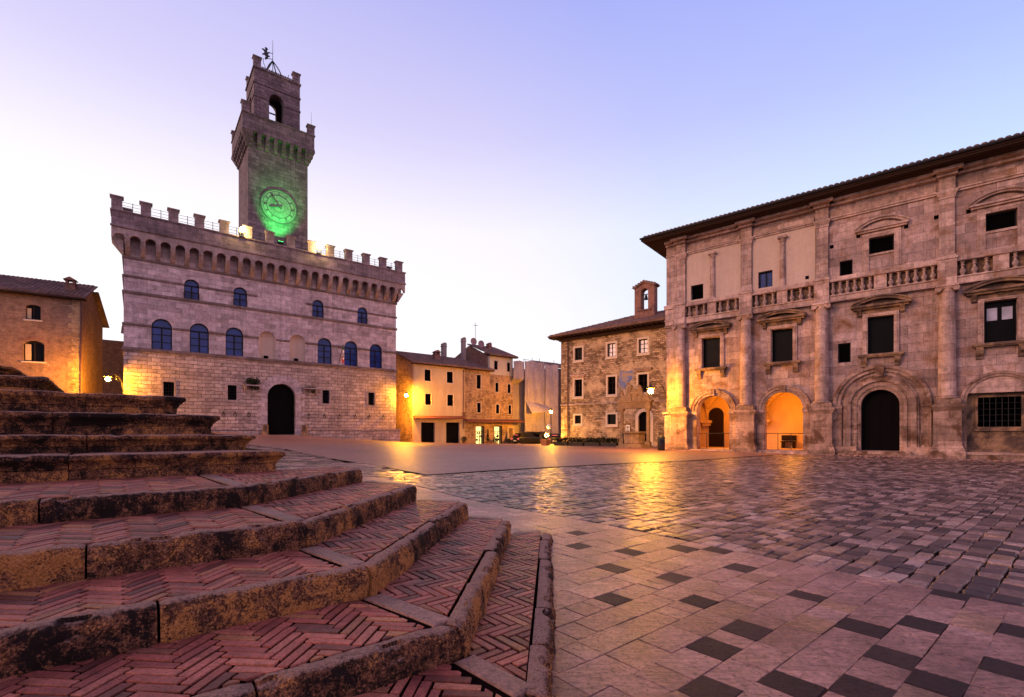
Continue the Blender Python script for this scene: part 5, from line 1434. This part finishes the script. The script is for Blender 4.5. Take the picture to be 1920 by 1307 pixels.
    # potted cypresses by the shops
    for k, (s, lab) in enumerate(((10.05,'slim potted cypress right of the left lit shop window'),(6.5,'low round potted shrub beside the garage door'),(11.2,'round potted shrub left of the right lit shop window'),(13.3,'round potted shrub right of the right lit shop window'))):
        x, y, z = lw(FH,s,.6,0); z = -1.25-.03*s; T = thing('potted_plant', lab, 'potted plant', (x,y,z), 0, 'potted plants along the shop fronts')
        MB().lathe([(.17,0),(.24,.35),(.26,.36),(.26,.42),(.2,.42)], (0,0,0), 12).build('pot', M['terracotta'], T, True)
        m = MB()
        if k == 0:
            for i in range(7): leafball(m, (0,0,.6+i*.22), .24-.026*i, 80, .06)
        else: leafball(m, (0,0,.72), .34, 220, .07)
        m.build('foliage', M['green'], T)
    # shop awning
    T = tag(MB().add([(0,-1.25,1.4),(8.3,-1.25,1.5),(8.3,-.02,1.75),(0,-.02,1.65),(0,-1.25,1.28),(8.3,-1.25,1.38),(8.3,-.02,1.62),(0,-.02,1.52)], [(0,1,2,3),(4,7,6,5),(0,4,5,1),(0,3,7,4),(1,5,6,2)]).build('shop_awning', M['awning']), 'long dark red awning over the two lit shop windows', 'awning')
    T.location = lw(FH,6.9,.0,0); T.rotation_euler = (0,0,rz)
    # cobbled margin along the foot of the palace
    m = MB()
    for i in range(95):
        for j in range(3):
            s = -.6+i*.24+R.uniform(-.04,.04); d = 1.35+j*.2+R.uniform(-.04,.04)
            x, y, _ = lw(FN,s,d,0); r = R.uniform(.07,.11)
            q = [Vector((x+r*math.cos(a+R.uniform(-.2,.2)), y+r*math.sin(a))) for a in (0,1.05,2.1,3.14,4.2,5.2)]
            stone(m, q, .035, .03, .15)
    o = m.build('cobble_margin', M['pavers']); o['kind'] = 'structure'

# ------------------------------------------------------------------ light, sky, camera
def world():
    w = bpy.data.worlds.new('World'); S.world = w; w.use_nodes = True
    t = w.node_tree; n = t.nodes; n.clear(); L = t.links.new
    out = n.new('ShaderNodeOutputWorld')
    tc = n.new('ShaderNodeTexCoord')
    def dot(v):
        d = n.new('ShaderNodeVectorMath'); d.operation = 'DOT_PRODUCT'; v = Vector(v).normalized(); d.inputs[1].default_value = v
        L(tc.outputs['Generated'], d.inputs[0]); return d.outputs['Value']
    def ramp(f, stops):
        r = n.new('ShaderNodeValToRGB'); e = r.color_ramp.elements
        while len(e) < len(stops): e.new(.5)
        for i,(p,c) in enumerate(stops): e[i].position = p; e[i].color = (*c,1)
        m = n.new('ShaderNodeMapRange'); m.inputs[1].default_value = -1; m.inputs[2].default_value = 1; L(f, m.inputs[0])
        L(m.outputs[0], r.inputs[0]); return r.outputs[0]
    # afterglow: white-pink low on the left, lavender to blue away from it
    glow = ramp(dot((-.75,1,.10)), [(0.,(1.28,1.0,1.34)), (.36,(1.0,.72,.86)), (.55,(.62,.80,1.10)), (.78,(.79,.87,1.05)), (.88,(.98,.96,1.02)), (1.,(1.08,1.03,1.04))])
    elev = ramp(dot((0,0,1)), [(.0,(.5,.42,.45)), (.5,(1.05,1.,1.)), (.62,(1.02,1.0,1.)), (.69,(.97,.95,1.0)), (.76,(.70,.67,.93)), (.83,(.52,.52,.89)), (.89,(.40,.34,.56)), (1.,(.36,.27,.42))])
    mx = n.new('ShaderNodeMix'); mx.data_type = 'RGBA'; mx.blend_type = 'MULTIPLY'; mx.inputs[0].default_value = 1
    L(glow, mx.inputs[6]); L(elev, mx.inputs[7])
    b1 = n.new('ShaderNodeBackground'); L(mx.outputs[2], b1.inputs[0]); b1.inputs[1].default_value = 1.0
    sk = n.new('ShaderNodeTexSky'); sk.sky_type = 'NISHITA'; sk.sun_disc = False; sk.sun_elevation = math.radians(18); sk.sun_rotation = math.radians(247)
    b2 = n.new('ShaderNodeBackground'); L(sk.outputs[0], b2.inputs[0]); b2.inputs[1].default_value = .012
    ad = n.new('ShaderNodeAddShader'); L(b1.outputs[0], ad.inputs[0]); L(b2.outputs[0], ad.inputs[1]); L(ad.outputs[0], out.inputs[0])
    s = bpy.data.lights.new('sun','SUN'); s.energy = 1.8; s.color = (1.,.47,.26); s.angle = math.radians(24)
    o = bpy.data.objects.new('sun', s); COL.objects.link(o)
    o.rotation_euler = Vector((1,.42,-.36)).to_track_quat('-Z','Y').to_euler(); o.location = (5,-10,10)

def camera():
    c = bpy.data.cameras.new('camera'); o = bpy.data.objects.new('camera', c); COL.objects.link(o)
    c.sensor_width = 36; c.lens = 907/1920*36; c.shift_y = (812-653.5)/1920; c.clip_end = 2000; c.clip_start = .05
    o.rotation_euler = (PI/2,0,0); S.camera = o

ground_sheet(); paving(); church_steps()
town_hall(); palace(); bell_house(); house_row(); left_houses()
lamps(); floodlights(); small_things()
for c in (2.25,6.32): point('loggia_light', lw(FN,c,-2.6,2.2), 210 if c < 4 else 250, (1.,.34,.02), .25)
world(); camera()
S.view_settings.view_transform = 'Standard'; S.view_settings.look = 'None'; S.view_settings.exposure = 0; S.view_settings.gamma = 1
S.cycles.use_denoising = True; S.cycles.max_bounces = 6; S.cycles.diffuse_bounces = 3; S.cycles.glossy_bounces = 3; S.cycles.sample_clamp_indirect = 4
